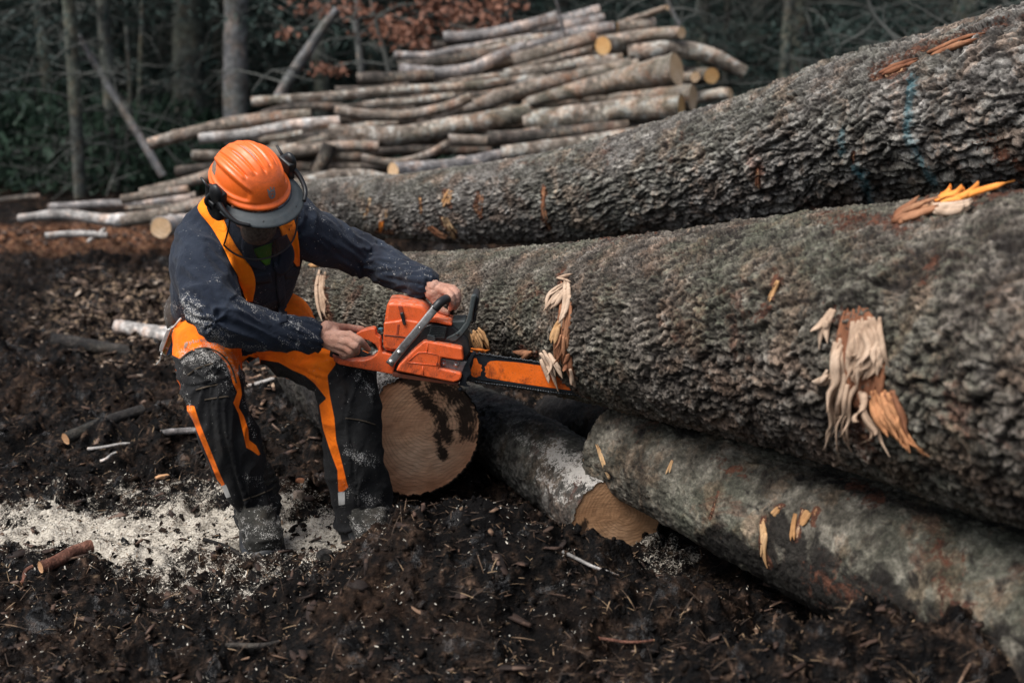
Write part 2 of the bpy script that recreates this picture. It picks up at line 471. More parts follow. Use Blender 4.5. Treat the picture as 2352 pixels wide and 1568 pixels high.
# ------------------------------------------------------------------ bark and wood
def bark_mat(name, stops, scale=14.0, green=0.35, redc=(0.16, 0.055, 0.03), fine=90.0, rough=0.85, bs=0.6, dark=None, moss=0.0):
    s = NT(name)
    n = s.noise(scale, 6, 0.65, 0.3)
    c = s.ramp(n, stops)
    big = s.noise(2.6, 3, 0.5)
    c = s.mix(s.math('MULTIPLY', s.rng(big, 0.42, 0.66), green), c, s.mix(s.rng(s.noise(fine * 0.6, 4), 0.4, 0.6), (0.055, 0.068, 0.045), (0.17, 0.185, 0.135)))
    f = s.noise(fine, 5, 0.7)
    c = s.mix(0.55, c, s.ramp(f, [(0.32, 0.22), (0.5, 0.95), (0.66, 2.1)]), 'MULTIPLY')
    c = s.mix(s.math('MULTIPLY', s.rng(s.noise(7.5, 5, 0.7, 0.5), 0.48, 0.62), 0.45), c, s.mix(1.0, c, (1.45, 0.98, 0.72), 'MULTIPLY'))
    pt = s.rng(s.noise(4.5, 5, 0.7, 0.6), 0.58, 0.66)
    c = s.mix(s.math('MULTIPLY', pt, 0.55), c, s.ramp(f, [(0.35, (redc[0]*.4, redc[1]*.4, redc[2]*.4)), (0.6, redc), (0.8, (0.30, 0.17, 0.12))]))
    c = s.mix(s.math('MULTIPLY', s.math('MULTIPLY', s.up(0.25, 0.95), s.rng(s.noise(5.5, 5, 0.7), 0.40, 0.62)), moss), c, s.ramp(f, [(0.35, (0.05, 0.058, 0.036)), (0.6, (0.15, 0.165, 0.115))]))
    pl_ = s.attr('plate')
    c = s.mix(s.math('ABSOLUTE', pl_), c, s.mix(s.math('MULTIPLY', s.math('ADD', pl_, 1.0), 0.5), (0.40, 0.36, 0.33), (1.9, 1.9, 1.85)), 'MULTIPLY')
    # furrows: their shade painted dark into the colour, together with browner under-bark
    cr = s.attr('crack')
    c = s.mix(s.math('MULTIPLY', cr, 0.95), c, dark or (0.012, 0.009, 0.008))
    mud = s.attr('mud'); mn = s.math('ADD', mud, s.math('MULTIPLY', s.math('SUBTRACT', s.noise(11, 6, 0.8, 0.8), 0.5), 1.4))  # mud smears, and on the mossy log also shade painted into the colour
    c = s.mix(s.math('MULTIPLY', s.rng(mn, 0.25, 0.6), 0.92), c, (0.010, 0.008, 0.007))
    sc = s.attr('scar')
    scn = s.math('ADD', sc, s.math('MULTIPLY', s.math('SUBTRACT', s.noise(24, 6, 0.8, 1.0), 0.5), 2.6))
    c = s.mix(s.rng(scn, 0.35, 0.62), c, s.ramp(s.noise(45, 4), [(0.35, (0.03, 0.014, 0.010)), (0.6, (0.13, 0.052, 0.030))]))
    c = s.mix(s.rng(scn, 0.85, 1.0), c, s.ramp(s.noise(25, 4, 0.6, 0, s.mapv((1, 4, 1))), [(0.35, (0.26, 0.12, 0.055)), (0.55, (0.46, 0.27, 0.15)), (0.7, (0.60, 0.44, 0.30))]))
    bl = s.attr('blue')
    bln = s.math('ADD', bl, s.math('MULTIPLY', s.math('SUBTRACT', s.noise(45, 6, 0.85), 0.5), 2.6))
    c = s.mix(s.math('MULTIPLY', s.rng(bln, 0.45, 0.95), 0.5), c, (0.05, 0.19, 0.23))
    ds = s.attr('dust')
    dm = s.math('ADD', s.math('MULTIPLY', s.rng(s.noise(95, 5, 0.8, 0.5), 0.3, 0.7), 0.7), s.math('MULTIPLY', s.rng(n, 0.3, 0.7), 0.3))
    dm = s.math('ADD', s.math('ADD', dm, ds), s.math('MULTIPLY', s.up(-0.1, 0.9), 0.25))
    dm = s.math('MULTIPLY', s.rng(dm, 1.12, 1.26), s.rng(ds, 0.02, 0.2))
    c = s.mix(s.math('MULTIPLY', dm, 0.85), c, (0.50, 0.47, 0.43))
    s.col(c); s.rough(rough, 0.25)
    b1 = s.bump(n, bs, 0.02); b2 = s.bump(f, 1.0, 0.009, b1); s.bump(s.noise(fine * 2.6, 3, 0.6), 0.6, 0.003, b2)
    return s.m
BARK_BIG = bark_mat('spruce_bark', [(0.32, (0.035, 0.030, 0.026)), (0.46, (0.095, 0.080, 0.066)), (0.58, (0.19, 0.165, 0.14)), (0.74, (0.34, 0.31, 0.275))], 16, 0.34, moss=0.5)
BARK_UP = bark_mat('grey_bark', [(0.32, (0.060, 0.054, 0.050)), (0.46, (0.145, 0.132, 0.12)), (0.58, (0.25, 0.235, 0.215)), (0.74, (0.40, 0.38, 0.36))], 16, 0.28, moss=0.15)
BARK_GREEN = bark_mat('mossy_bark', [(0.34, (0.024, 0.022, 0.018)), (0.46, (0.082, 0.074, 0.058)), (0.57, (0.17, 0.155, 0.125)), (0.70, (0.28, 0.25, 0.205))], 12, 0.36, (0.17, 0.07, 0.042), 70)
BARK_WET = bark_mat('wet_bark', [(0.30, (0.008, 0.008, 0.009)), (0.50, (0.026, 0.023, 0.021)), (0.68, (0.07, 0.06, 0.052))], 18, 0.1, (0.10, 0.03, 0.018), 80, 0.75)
BARK_MID = bark_mat('damp_bark', [(0.34, (0.02, 0.019, 0.018)), (0.50, (0.07, 0.064, 0.058)), (0.62, (0.16, 0.15, 0.135))], 16, 0.2, (0.12, 0.045, 0.03), 80, 0.6)
BARK_PILE = [
    bark_mat('pile_bark_brown', [(0.36, (0.07, 0.055, 0.045)), (0.50, (0.20, 0.165, 0.135)), (0.62, (0.31, 0.275, 0.245))], 9, 0.25, (0.28, 0.12, 0.06), 45),
    bark_mat('pile_bark_lichen', [(0.38, (0.075, 0.060, 0.048)), (0.49, (0.20, 0.165, 0.135)), (0.58, (0.37, 0.365, 0.335))], 9, 0.3, (0.24, 0.12, 0.07), 45),
    bark_mat('pile_bark_grey', [(0.36, (0.10, 0.093, 0.09)), (0.50, (0.22, 0.205, 0.20)), (0.62, (0.42, 0.40, 0.385))], 8, 0.1, (0.2, 0.13, 0.1), 40),
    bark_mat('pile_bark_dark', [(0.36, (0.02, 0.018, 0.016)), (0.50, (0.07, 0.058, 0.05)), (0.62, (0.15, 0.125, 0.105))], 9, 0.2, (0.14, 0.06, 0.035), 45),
    bark_mat('bare_white_wood', [(0.36, (0.15, 0.14, 0.13)), (0.50, (0.36, 0.34, 0.32)), (0.62, (0.56, 0.54, 0.52))], 6, 0.0, (0.4, 0.33, 0.28), 30),
]
def wood_mat(name, c0, c1, c2, stain=0.0, ring=70.0, saw=True):
    s = NT(name)                     # object coordinates: x, y in the cut, z along the log
    wob = s.noise(6, 3)
    v = s.N('ShaderNodeVectorMath', operation='LENGTH'); m = s.mapv((1, 1, 0)); m.node.inputs['Location'].default_value = (0.03, -0.02, 0); s.L(m, v.inputs[0])
    rad = s.math('ADD', v.outputs['Value'], s.math('MULTIPLY', wob, 0.06))
    w = s.math('SINE', s.math('MULTIPLY', rad, ring * 6.283))
    w2 = s.math('SINE', s.math('MULTIPLY', rad, ring * 2.3))
    c = s.ramp(s.noise(5, 5, 0.6), [(0.3, c0), (0.5, c1), (0.7, c2)])
    c = s.mix(s.math('MULTIPLY', s.rng(w, 0.3, 1.0), s.math('MULTIPLY', s.rng(s.noise(7, 3), 0.35, 0.55), 0.34)), c, (c0[0] * 0.55, c0[1] * 0.5, c0[2] * 0.45))
    c = s.mix(s.math('MULTIPLY', s.rng(w2, 0.3, 1.0), 0.04), c, (c0[0] * 0.7, c0[1] * 0.6, c0[2] * 0.55))
    rim = s.rng(v.outputs['Value'], ring * 0.0015, ring * 0.0023)
    c = s.mix(s.math('MULTIPLY', rim, 0.5 if stain else 0.0), c, s.mix(1.0, c, (0.75, 0.45, 0.28), 'MULTIPLY'))
    fib = s.noise(42, 6, 0.75, 0, s.mapv((0.5, 5, 1), rot=(0, 0, 0.5)))
    c = s.mix(0.5, c, s.ramp(fib, [(0.3, 0.5), (0.5, 1.0), (0.7, 1.5)]), 'MULTIPLY')
    if stain:
        st = s.attr('stain')
        sn = s.math('ADD', st, s.math('MULTIPLY', s.math('SUBTRACT', s.noise(13, 6, 0.8, 1.5), 0.5), 2.4))
        sn = s.math('ADD', sn, s.math('MULTIPLY', w, 0.05))
        c = s.mix(s.math('MULTIPLY', s.rng(sn, 0.34, 0.80), stain), c, (0.014, 0.010, 0.008))
    s.col(c); s.rough(0.8, 0.25)
    b = s.bump(fib, 0.5, 0.004)
    s.bump(w, 0.12, 0.001, b)
    return s.m
WOOD_BIG = wood_mat('sawn_wood_orange', (0.50, 0.25, 0.14), (0.68, 0.395, 0.24), (0.77, 0.52, 0.35), 0.96, 85)
WOOD_SMALL = wood_mat('sawn_wood_brown', (0.36, 0.18, 0.085), (0.52, 0.29, 0.15), (0.63, 0.39, 0.23), 0.9, 95)
WOOD_PILE = wood_mat('sawn_wood_cream', (0.45, 0.28, 0.14), (0.62, 0.42, 0.25), (0.75, 0.56, 0.38), 0, 40)
WOOD_OLD = wood_mat('sawn_wood_old', (0.16, 0.12, 0.09), (0.27, 0.21, 0.165), (0.38, 0.31, 0.25), 0, 40)
WOOD_ORANGE = wood_mat('sawn_wood_bright', (0.40, 0.20, 0.07), (0.55, 0.32, 0.13), (0.65, 0.42, 0.2), 0, 40)
WOOD_PALE = wood_mat('torn_wood_pale', (0.26, 0.165, 0.105), (0.46, 0.33, 0.235), (0.60, 0.47, 0.36), 0, 20)

def make_log(label, pts, rad, mat, name='log', group=None, nl=60, seg=24, bark=None, marks=None, ends=(1, 1), endmat=None,
             endname='cut_face', oval=1.0, wob=0.05, cat='log', knots=0, seed=0, parent=None, spin=0.0, tilt=(None, None)):
    """pts world polyline, rad radii (m). bark(s, u, circ, P) -> displacement, crack (0..1). marks: {attr: [(picture polyline, width)]}"""
    P, e = resample(pts, nl, rad); r = e[:, 0]
    T, A, B = frames(P)
    sl_ = np.concatenate([[0], np.cumsum(np.linalg.norm(np.diff(P, axis=0), axis=1))])
    th = np.linspace(0, 2 * math.pi, seg, endpoint=False) + spin
    S = np.repeat(sl_[:, None], seg, 1); TH = np.repeat(th[None], nl, 0)
    nrm = np.cos(TH)[..., None] * A[:, None] + np.sin(TH)[..., None] * B[:, None]
    rb = r[:, None] * (1 + wob * pn(np.stack([S * 1.2, np.cos(TH) * 0.9, np.sin(TH) * 0.9], -1), 1.0, seed * 3.1) + (oval - 1) * np.sin(TH) ** 2)
    for k in range(knots):
        ks = rng.uniform(0.05, 0.95) * sl_[-1]; kt = rng.uniform(0, 6.28); kr = rng.uniform(0.8, 1.6) * r.mean() * 0.45
        d = np.hypot(S - ks, (np.angle(np.exp(1j * (TH - kt)))) * r.mean())
        rb = rb + 0.35 * kr * np.exp(-(d / kr) ** 2)
    crack = np.zeros_like(rb); plate = None
    if bark:
        bb_ = bark(S, TH, r[:, None], P[:, None] + rb[..., None] * nrm)
        dsp, crack = bb_[:2]
        if len(bb_) > 2: plate = bb_[2]
        rb = rb + dsp
    V = P[:, None] + rb[..., None] * nrm
    if tilt[0] is not None:
        pass
    Vf = V.reshape(-1, 3)
    at = {'crack': crack.ravel()}
    if plate is not None: at['plate'] = plate.ravel()
    if marks:
        q = proj(Vf)
        nrmf = nrm.reshape(-1, 3)
        face = np.einsum('ij,ij->i', nrmf, np.array([0, 0, CAMH]) - Vf) > -0.02
        wn_ = np.clip(fbm(Vf, 14, 3, seed), -0.6, 1)
        for k, lst in marks.items():
            a = np.zeros(len(Vf))
            for pl, w, *kk in lst:
                d = line_dist(q, pl) if len(pl) > 1 else np.linalg.norm(q - np.array(pl[0]), axis=1)
                a = np.maximum(a, np.clip(1.0 - d / (w * (1.0 + 1.5 * wn_)), 0, 1) * face * (kk[0] if kk else 1.0))
            at[k] = a
    F = grid_faces(nl, seg, True)
    org = P.mean(0)
    o = mesh_np(name, Vf, F, mat, parent, True, org, at)
    if parent is None: tag(o, label, cat, group)
    elif label: o['label'] = label
    # cut faces: disc grid with a little roughness, own local frame (z = log axis)
    for k, on in enumerate(ends):
        if not on: continue
        i = 0 if k == 0 else nl - 1
        ring = V[i]; c = P[i]; nr = 7 if seg < 60 else 26
        out = -T[0] if k == 0 else T[-1]
        f = (np.arange(nr + 1) / nr)
        f[-1] = 0.985
        G = c + f[:, None, None] * (ring - c)
        dome = 0.010 * (r[i] / 0.15) * (1 - f ** 2)[:, None, None]
        G = G + out * (dome * 0.3 - 0.003 * (r[i] / 0.1))
        G[-1] += out * 0.001
        rough = 0.0025 * fbm(G, 30, 3)[..., None] * (r[i] / 0.15)
        G = G + out * rough
        Gv = G.reshape(-1, 3)
        Q = grid_faces(nr + 1, seg, True)
        if k == 1: Q = Q[:, ::-1]
        Mx = np.stack([A[i], B[i], T[i]], 1)
        loc = (Gv - c) @ Mx
        me_o = mesh_np(endname, loc, Q, endmat or WOOD_PILE, None, True)
        if marks and 'stain' in marks:
            q = proj(Gv); a = np.zeros(len(Gv))
            for pl, w in marks['stain']:
                a = np.maximum(a, np.clip(1.05 - (line_dist(q, pl) if len(pl) > 1 else np.linalg.norm(q - np.array(pl[0]), axis=1)) / w, 0, 1))
            t_ = me_o.data.attributes.new('stain', 'FLOAT', 'POINT'); t_.data.foreach_set('value', a.astype(np.float32))
        me_o.parent = o
        Mw = Matrix(Mx.tolist()).to_4x4(); Mw.translation = Vector(c - wloc(o))
        me_o.matrix_local = Mw
    return o

def spruce_bark(ls, lu, depth, fine=0.004, grow=None, seed=0.0, widen=0.0):
    def f(S, TH, r, P):
        per = 2 * math.pi
        circ = TH * r.mean()
        k = 1.0 if grow is None else grow(S)
        wx = 0.035 * fbm(P, 7, 3, seed) ; wy = 0.03 * fbm(P, 7, 3, seed + 5)
        wx2 = 0.010 * fbm(P, 34, 3, seed + 2); wy2 = 0.010 * fbm(P, 34, 3, seed + 8)
        t = np.clip((S - 0.8) / 3.0, 0, 1.6); g_ = 1 + 0.5 * widen * t
        Sg = S if widen == 0 else np.where(S < 0.8, S, 0.8 + 3.0 / max(widen, 1e-6) * np.log(1 + widen * np.clip((S - 0.8) / 3.0, 0, 9)))
        cc = (TH - 2.0 - math.pi * 1.2) * r.mean()
        f1, e, c, ox, oy = cell2((Sg + wx * 1.6 + 1.8 * wx2) / ls, (cc + wy + 1.2 * wy2) / lu / g_, off_=True)
        f1b, eb, cb, oxb, oyb = cell2((Sg + wx + 1.6 * wx2) / (ls * 0.40) + 9, (cc + wy + 1.3 * wy2) / (lu * 0.42) / g_ + 4, off_=True)
        qq = np.stack([(Sg + wx) / (ls * 2.3), (cc + wy * 1.4 + 0.25 * wx) / (lu * 1.5) / g_, 0 * S], -1)
        line = np.abs(pn(qq, 1.0, seed + 20) + 0.35 * pn(qq, 2.6, seed + 24))
        fur = (1 - sstep(0.0, 0.16, line)) * sstep(-0.35, 0.15, pn(qq, 0.4, seed + 30))
        ck = np.maximum((1 - sstep(0.0, 0.16, e)) * 0.75, fur)
        ck2 = 1 - sstep(0.0, 0.25, eb)
        rag = np.abs(fbm(P, 38, 3, 2.5)) * 2
        tiltp = pn(qq * np.array([1.3, 2.2, 1]), 1.0, seed + 41)
        k = k * np.clip(0.85 + 1.1 * fbm(P, 2.6, 3, seed + 50), 0.25, 1.5)
        d = depth * k * (-1.35 * ck + 0.5 * (c - 0.5) + 0.5 * tiltp) + depth * 0.5 * (-ck2 * 0.9 + 1.1 * (cb - 0.5)) + fine * (rag - 0.5) * 0.7 + depth * k * 0.9 * (ox * 0.7 + oy) + depth * 0.75 * (0.5 * oxb + 1.1 * oyb)
        d = d + fine * 0.7 * fbm(P, 130, 2, 2) + 0.006 * fbm(P, 4, 3, seed)
        return d, np.clip(ck * 0.8 * k + ck2 * 0.85, 0, 1), np.clip(1.1 * (cb - 0.5) + 0.7 * (c - 0.5) + 1.0 * fbm(P, 24, 3, 9), -0.9, 0.9)
    return f
def smooth_bark(depth=0.002, seed=0.0, lump=0.008):
    def f(S, TH, r, P):
        f1, e, c = cell2(S / 0.03 + fbm(P, 20, 2), TH * r.mean() / 0.022 + fbm(P, 20, 2, 5))
        q = fbm(P, 26, 4, 6)
        return depth * (-(1 - sstep(0.02, 0.2, e)) + 1.2 * (c - 0.5)) + lump * fbm(P, 6, 3, seed) + depth * 2.2 * fbm(P, 45, 3) + depth * 1.5 * np.abs(fbm(P, 90, 2)), 0.30 * (1 - sstep(0.0, 0.15, e)) + 0.9 * sstep(0.15, 0.5, q), np.clip(0.6 * (c - 0.5) + 0.9 * fbm(P, 14, 4, 9), -0.7, 0.7)
    return f

# --- the great trunk being sawn (middle), from its far left end to beyond the right edge
LOG1 = [(700, 690, 5.0), (880, 704, 4.70), (1080, 722, 4.47), (1300, 735, 4.16), (1550, 748, 3.73), (1800, 765, 3.42), (2080, 790, 3.12), (2352, 822, 2.87), (2620, 850, 2.65), (2950, 880, 2.42)]
L1R = [0.150, 0.178, 0.208, 0.230, 0.260, 0.287, 0.320, 0.345, 0.355, 0.36]
L1P = Wl(LOG1)
log_main = make_log('huge fallen spruce trunk with furrowed bark that the orange chainsaw is cutting into', L1P, L1R, BARK_BIG, 'tree_trunk', nl=1000, seg=400,
    bark=spruce_bark(0.052, 0.019, 0.0066, 0.006, lambda S: 0.6 + 0.9 * sstep(1.2, 3.0, S), 1.0, 1.0), wob=0.05, ends=(1, 1), endmat=WOOD_OLD, cat='tree trunk', spin=2.0,
    marks={'scar': [([(740, 640), (735, 700), (755, 730)], 22), ([(1105, 775), (1100, 810)], 26, 0.7), ([(1285, 630), (1300, 690), (1290, 760), (1275, 830)], 26, 0.6), ([(1940, 740), (1960, 900), (1990, 1020)], 70, 0.62),
                    ([(2120, 480), (2230, 450), (2330, 420)], 40), ([(1500, 520), (1380, 545)], 30, 0.6), ([(1790, 640), (1770, 680), (1740, 740)], 22, 0.7), ([(1900, 495), (2060, 520)], 50, 0.6), ([(2150, 600), (2110, 660)], 28, 0.6),
                    ([(1230, 820), (1200, 800)], 22, 0.7)]})
# --- the upper trunk behind it
LOG2 = [(640, 470, 7.05), (800, 468, 6.8), (980, 474, 6.45), (1240, 456, 6.05), (1500, 416, 5.7), (1750, 364, 5.35), (2000, 296, 5.0), (2200, 262, 4.72), (2400, 225, 4.5), (2650, 180, 4.3), (2950, 130, 4.08)]
L2R = [0.105, 0.125, 0.158, 0.192, 0.222, 0.248, 0.274, 0.285, 0.31, 0.32, 0.325]
L2P = Wl(LOG2)
log_upper = make_log('grey furrowed spruce trunk with blue paint streaks lying above and behind the one being cut', L2P, L2R, BARK_UP, 'tree_trunk', nl=860, seg=330,
    bark=spruce_bark(0.074, 0.028, 0.0115, 0.005, lambda S: 0.30 + 1.0 * sstep(1.4, 3.6, S), 4.0, 1.15), wob=0.05, ends=(1, 1), endmat=WOOD_OLD, cat='tree trunk', spin=2.0,
    marks={'blue': [([(2095, 175), (2085, 250), (2080, 300), (2105, 350), (2125, 390), (2150, 425)], 26), ([(1932, 300), (1935, 345)], 22), ([(1962, 385), (1985, 415), (2000, 462)], 28)],
           'scar': [([(1020, 440), (1030, 470)], 14), ([(1012, 500), (1045, 540)], 12), ([(1100, 440), (1092, 480), (1105, 500)], 13), ([(1250, 430), (1245, 500), (1262, 525)], 9), ([(845, 470), (842, 495)], 6), ([(965, 455), (968, 490)], 6),
                    ([(1740, 390), (1742, 430)], 9), ([(2000, 160), (2100, 118), (2200, 85), (2300, 50)], 30, 0.62), ([(1960, 350), (1960, 380)], 9), ([(2270, 330), (2330, 370), (2352, 400)], 60, 0.6), ([(2010, 180), (2075, 160)], 14), ([(900, 535), (870, 530)], 12)]})
# --- green mossy log at lower right
LOG4 = [(1424, 1028, 3.93), (1560, 1083, 3.72), (1720, 1152, 3.50), (1900, 1232, 3.28), (2120, 1330, 3.03), (2352, 1440, 2.82), (2600, 1560, 2.62), (2900, 1700, 2.42)]
L4R = [0.132, 0.142, 0.153, 0.168, 0.188, 0.207, 0.22, 0.225]
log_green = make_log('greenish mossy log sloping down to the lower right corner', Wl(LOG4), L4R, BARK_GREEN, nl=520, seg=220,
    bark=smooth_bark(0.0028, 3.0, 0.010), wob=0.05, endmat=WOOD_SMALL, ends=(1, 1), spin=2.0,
    marks={'mud': [([(1800, 1330), (1950, 1400), (2150, 1500), (2400, 1620)], 150), ([(1640, 1240), (1800, 1330)], 60), ([(1790, 1210), (1830, 1260), (1850, 1330)], 50), ([(1850, 1340), (2000, 1400)], 100), ([(1450, 925), (1560, 985), (1600, 990)], 28, 0.8), ([(2020, 1330), (2080, 1400), (2100, 1480)], 60, 0.8), ([(1890, 1090), (2050, 1150), (2352, 1220)], 34, 0.6)],  # mud smears plus painted shade: darker lower half and top edge
           'scar': [([(1650, 1130), (1640, 1160), (1630, 1190)], 10), ([(1755, 1190), (1745, 1230), (1752, 1265), (1770, 1300)], 11), ([(1785, 1165), (1800, 1160)], 10), ([(1845, 1170), (1835, 1200), (1830, 1240)], 13), ([(1875, 1170), (1865, 1200)], 13), ([(1960, 1110), (2020, 1150)], 45, 0.6),
                    ([(2160, 1250), (2170, 1330), (2200, 1400)], 70, 0.55), ([(1650, 1060), (1720, 1100)], 35, 0.5), ([(1880, 1330), (2000, 1400), (2200, 1480)], 80, 0.5), ([(1560, 965), (1620, 985)], 12)]})
# --- big log under the saw, cut face towards us
f5 = W(965, 997, 4.16)
ax5 = np.array([-0.42, 1.0, 0.0]); ax5 /= np.linalg.norm(ax5)
p5 = [f5, f5 + ax5 * 0.5 + np.array([0, 0, .0]), f5 + ax5 * 1.1, f5 + ax5 * 1.7]
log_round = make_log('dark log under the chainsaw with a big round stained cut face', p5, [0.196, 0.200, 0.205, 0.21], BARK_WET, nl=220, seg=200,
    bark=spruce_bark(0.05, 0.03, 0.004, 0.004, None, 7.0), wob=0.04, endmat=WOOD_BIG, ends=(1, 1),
    marks={'stain': [([(1000, 885), (1075, 920), (1070, 990)], 46), ([(960, 905), (1010, 950), (1030, 1010)], 34), ([(900, 870), (960, 880)], 18), ([(1075, 985), (1075, 1000)], 30), ([(1005, 1000), (1020, 1050)], 20)],
           'dust': [([(860, 870), (800, 860)], 110, 0.55), ([(830, 900), (870, 850)], 80, 0.5)]})
# --- small log with brown face half covered by the green one
LOG3 = [(1416, 1196, 3.80), (1330, 1120, 4.08), (1230, 1045, 4.38), (1120, 985, 4.75), (1040, 945, 5.1)]
log_small = make_log('short log whose brown cut face sits under the end of the green log', Wl(LOG3), [0.130, 0.130, 0.128, 0.128, 0.125], BARK_MID, nl=260, seg=160,
    bark=smooth_bark(0.0035, 5.0, 0.012), wob=0.04, endmat=WOOD_SMALL, ends=(1, 1),
    marks={'dust': [([(1345, 1095), (1275, 1050)], 62, 0.72), ([(1250, 1030), (1190, 1000)], 50, 0.42), ([(1290, 1150), (1240, 1090)], 55, 0.45)], 'stain': [([(1330, 1240), (1345, 1200)], 16), ([(1360, 1255), (1450, 1265)], 12)]})
# --- hidden-in-shade logs that carry the trunks
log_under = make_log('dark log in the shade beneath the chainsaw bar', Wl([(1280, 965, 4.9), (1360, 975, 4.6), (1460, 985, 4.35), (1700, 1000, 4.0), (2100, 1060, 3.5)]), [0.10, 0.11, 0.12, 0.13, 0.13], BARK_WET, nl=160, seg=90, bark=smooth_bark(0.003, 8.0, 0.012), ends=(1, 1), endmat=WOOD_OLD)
log_prop = None and make_log('mud covered log lying behind the legs of the sawyer', Wl([(560, 905, 4.85), (700, 925, 4.75), (850, 950, 4.85), (1000, 960, 5.0)]), [0.15, 0.15, 0.14, 0.12], BARK_WET, nl=160, seg=90, bark=smooth_bark(0.004, 9.0, 0.02), ends=(1, 1), endmat=WOOD_OLD)
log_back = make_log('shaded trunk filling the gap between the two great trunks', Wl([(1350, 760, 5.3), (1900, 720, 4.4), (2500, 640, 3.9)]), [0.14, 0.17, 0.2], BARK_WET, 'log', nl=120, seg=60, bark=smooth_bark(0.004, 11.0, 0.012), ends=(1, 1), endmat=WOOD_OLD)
# ------------------------------------------------------------------ the pile of thin logs behind (source picture pixels, 2500 wide)
def S2V(p): return (p[0] / 1.063, p[1] / 1.063)
BR, LI, GR, DK, WH = range(5)
def pile(label, pts, r, Y, m, ends=(1, 1), em=None, r2=None, Y2=None, kn=3, group='thin logs in the pile', seed=[0], wob=0.07, cat='log'):
    seed[0] += 1
    n = len(pts); Y2 = Y if Y2 is None else Y2
    Ys = np.linspace(Y, Y2, n)
    P = Wl([(*S2V(p), y) for p, y in zip(pts, Ys)])
    rr = np.linspace(r, r2 if r2 else r * 0.92, n) / 1.063 * 1.02
    rad = [a / ppm(y) for a, y in zip(rr, Ys)]
    L = np.linalg.norm(np.diff(P, axis=0), axis=1).sum()
    def bk(S, TH, R_, PP):
        return 0.10 * R_ * fbm(PP, 9, 3, seed[0]) + 0.05 * R_ * fbm(PP, 40, 2), np.clip(fbm(PP, 20, 2) * 0.6, 0, 1)
    return make_log(label, P, rad, BARK_PILE[m], 'log', group, nl=max(12, int(L / 0.035)), seg=18, bark=bk, ends=ends, endmat=em or WOOD_OLD, knots=kn, seed=seed[0] * 1.7, wob=wob, cat=cat)
C_, O_, B_ = WOOD_PILE, WOOD_OLD, WOOD_ORANGE
pile('long thin log whose dark left end sticks out highest on the left of the pile', [(615, 248), (780, 238), (957, 222), (1136, 211), (1330, 190)], 12, 10.7, LI, r2=11)
pile('short dark grey log end poking out above the longest thin log', [(872, 193), (975, 190), (1060, 184)], 15, 11.0, DK)
pile('pale grey crooked log lying across the upper left of the pile', [(975, 172), (1075, 179), (1160, 166), (1215, 140), (1285, 112)], 15, 11.1, GR)
pile('thin wavy log near the top left, under the pale ended log', [(963, 134), (1047, 136), (1110, 122), (1170, 113), (1300, 90)], 9, 11.4, GR)
pile('thin log just below the topmost wavy one', [(1041, 150), (1107, 142), (1196, 122), (1285, 104)], 9, 11.3, LI)
pile('pale ended log at the top left edge of the pile', [(1083, 92), (1166, 87), (1290, 62), (1361, 42)], 12, 11.5, GR, r2=14)
pile('small dark branch lying on top of the pile by the rusty leaves', [(1098, 62), (1135, 70), (1180, 80)], 5, 11.5, DK, kn=1)
pile('grey log at the very top of the pile', [(1340, 58), (1400, 42), (1465, 24)], 13, 11.8, GR)
pile('long grey log second from the top', [(1180, 112), (1300, 84), (1408, 60), (1477, 46)], 13, 11.6, GR)
pile('grey log with a dark left end below the top layer', [(1285, 114), (1340, 98), (1410, 80), (1500, 66)], 14, 11.4, GR)
pile('thin straight pole pointing up to the right from the top of the pile', [(1515, 58), (1570, 38), (1629, 19)], 7, 11.6, BR, em=C_, Y2=11.2)
pile('short reddish log with an orange cut end near the top right', [(1508, 68), (1555, 64), (1600, 58)], 14, 11.4, BR, em=B_)
pile('brown log ending in a cream cut face at the top right', [(1430, 112), (1540, 92), (1600, 84), (1664, 80)], 15, 11.2, BR, em=C_, Y2=10.6)
pile('thick log with an orange oval cut face turned left near the top', [(1472, 112), (1530, 108), (1614, 100)], 22, 10.9, LI, em=B_, r2=19, Y2=11.4)
pile('knotty log with a ragged orange left end', [(1252, 150), (1320, 130), (1380, 112), (1456, 88)], 17, 11.0, BR, em=B_)
pile('thin brown pole beneath the knotty orange ended log', [(1240, 176), (1340, 148), (1445, 120)], 8, 10.9, BR)
pile('long lichen covered log bending down at the right tip of the pile', [(1535, 134), (1632, 121), (1722, 132), (1780, 158), (1818, 178)], 21, 10.7, LI, r2=16)
pile('pale log running beneath the thick orange faced one', [(1230, 184), (1350, 168), (1440, 150), (1520, 144)], 13, 10.8, LI)
pile('short brown split log below the orange faced log', [(1410, 166), (1470, 158), (1560, 152)], 9, 10.7, BR, em=C_)
pile('long brown log sweeping up from the middle of the pile', [(1020, 296), (1100, 276), (1196, 247), (1320, 206), (1440, 182), (1560, 160)], 18, 10.4, BR, kn=6)
pile('big tapering log with a tall cream cut face on the right', [(1290, 250), (1410, 220), (1530, 194), (1652, 169)], 11, 10.2, BR, em=C_, r2=37, kn=5, Y2=9.6)
pile('brown log with a thin cream end just under the big tapering one', [(1280, 264), (1440, 246), (1590, 240), (1692, 239)], 19, 10.3, BR, em=C_, r2=31, Y2=9.9)
pile('thick mottled log in front with its left end split flat to yellow wood', [(1284, 300), (1440, 282), (1560, 268), (1664, 262)], 27, 9.7, LI, em=B_, r2=29, kn=5, Y2=9.35)
pile('small round log end peeping out behind the big cream face', [(1600, 198), (1660, 192), (1697, 188)], 13, 10.8, BR, em=C_, Y2=10.3)
pile('dark shaded log end beneath the bent lichen log', [(1640, 180), (1700, 186), (1738, 185)], 21, 10.9, DK, em=B_, Y2=10.5)
pile('knobbly pale log sticking out lowest on the right', [(1640, 246), (1700, 238), (1783, 229)], 15, 10.6, LI, em=C_, Y2=10.3)
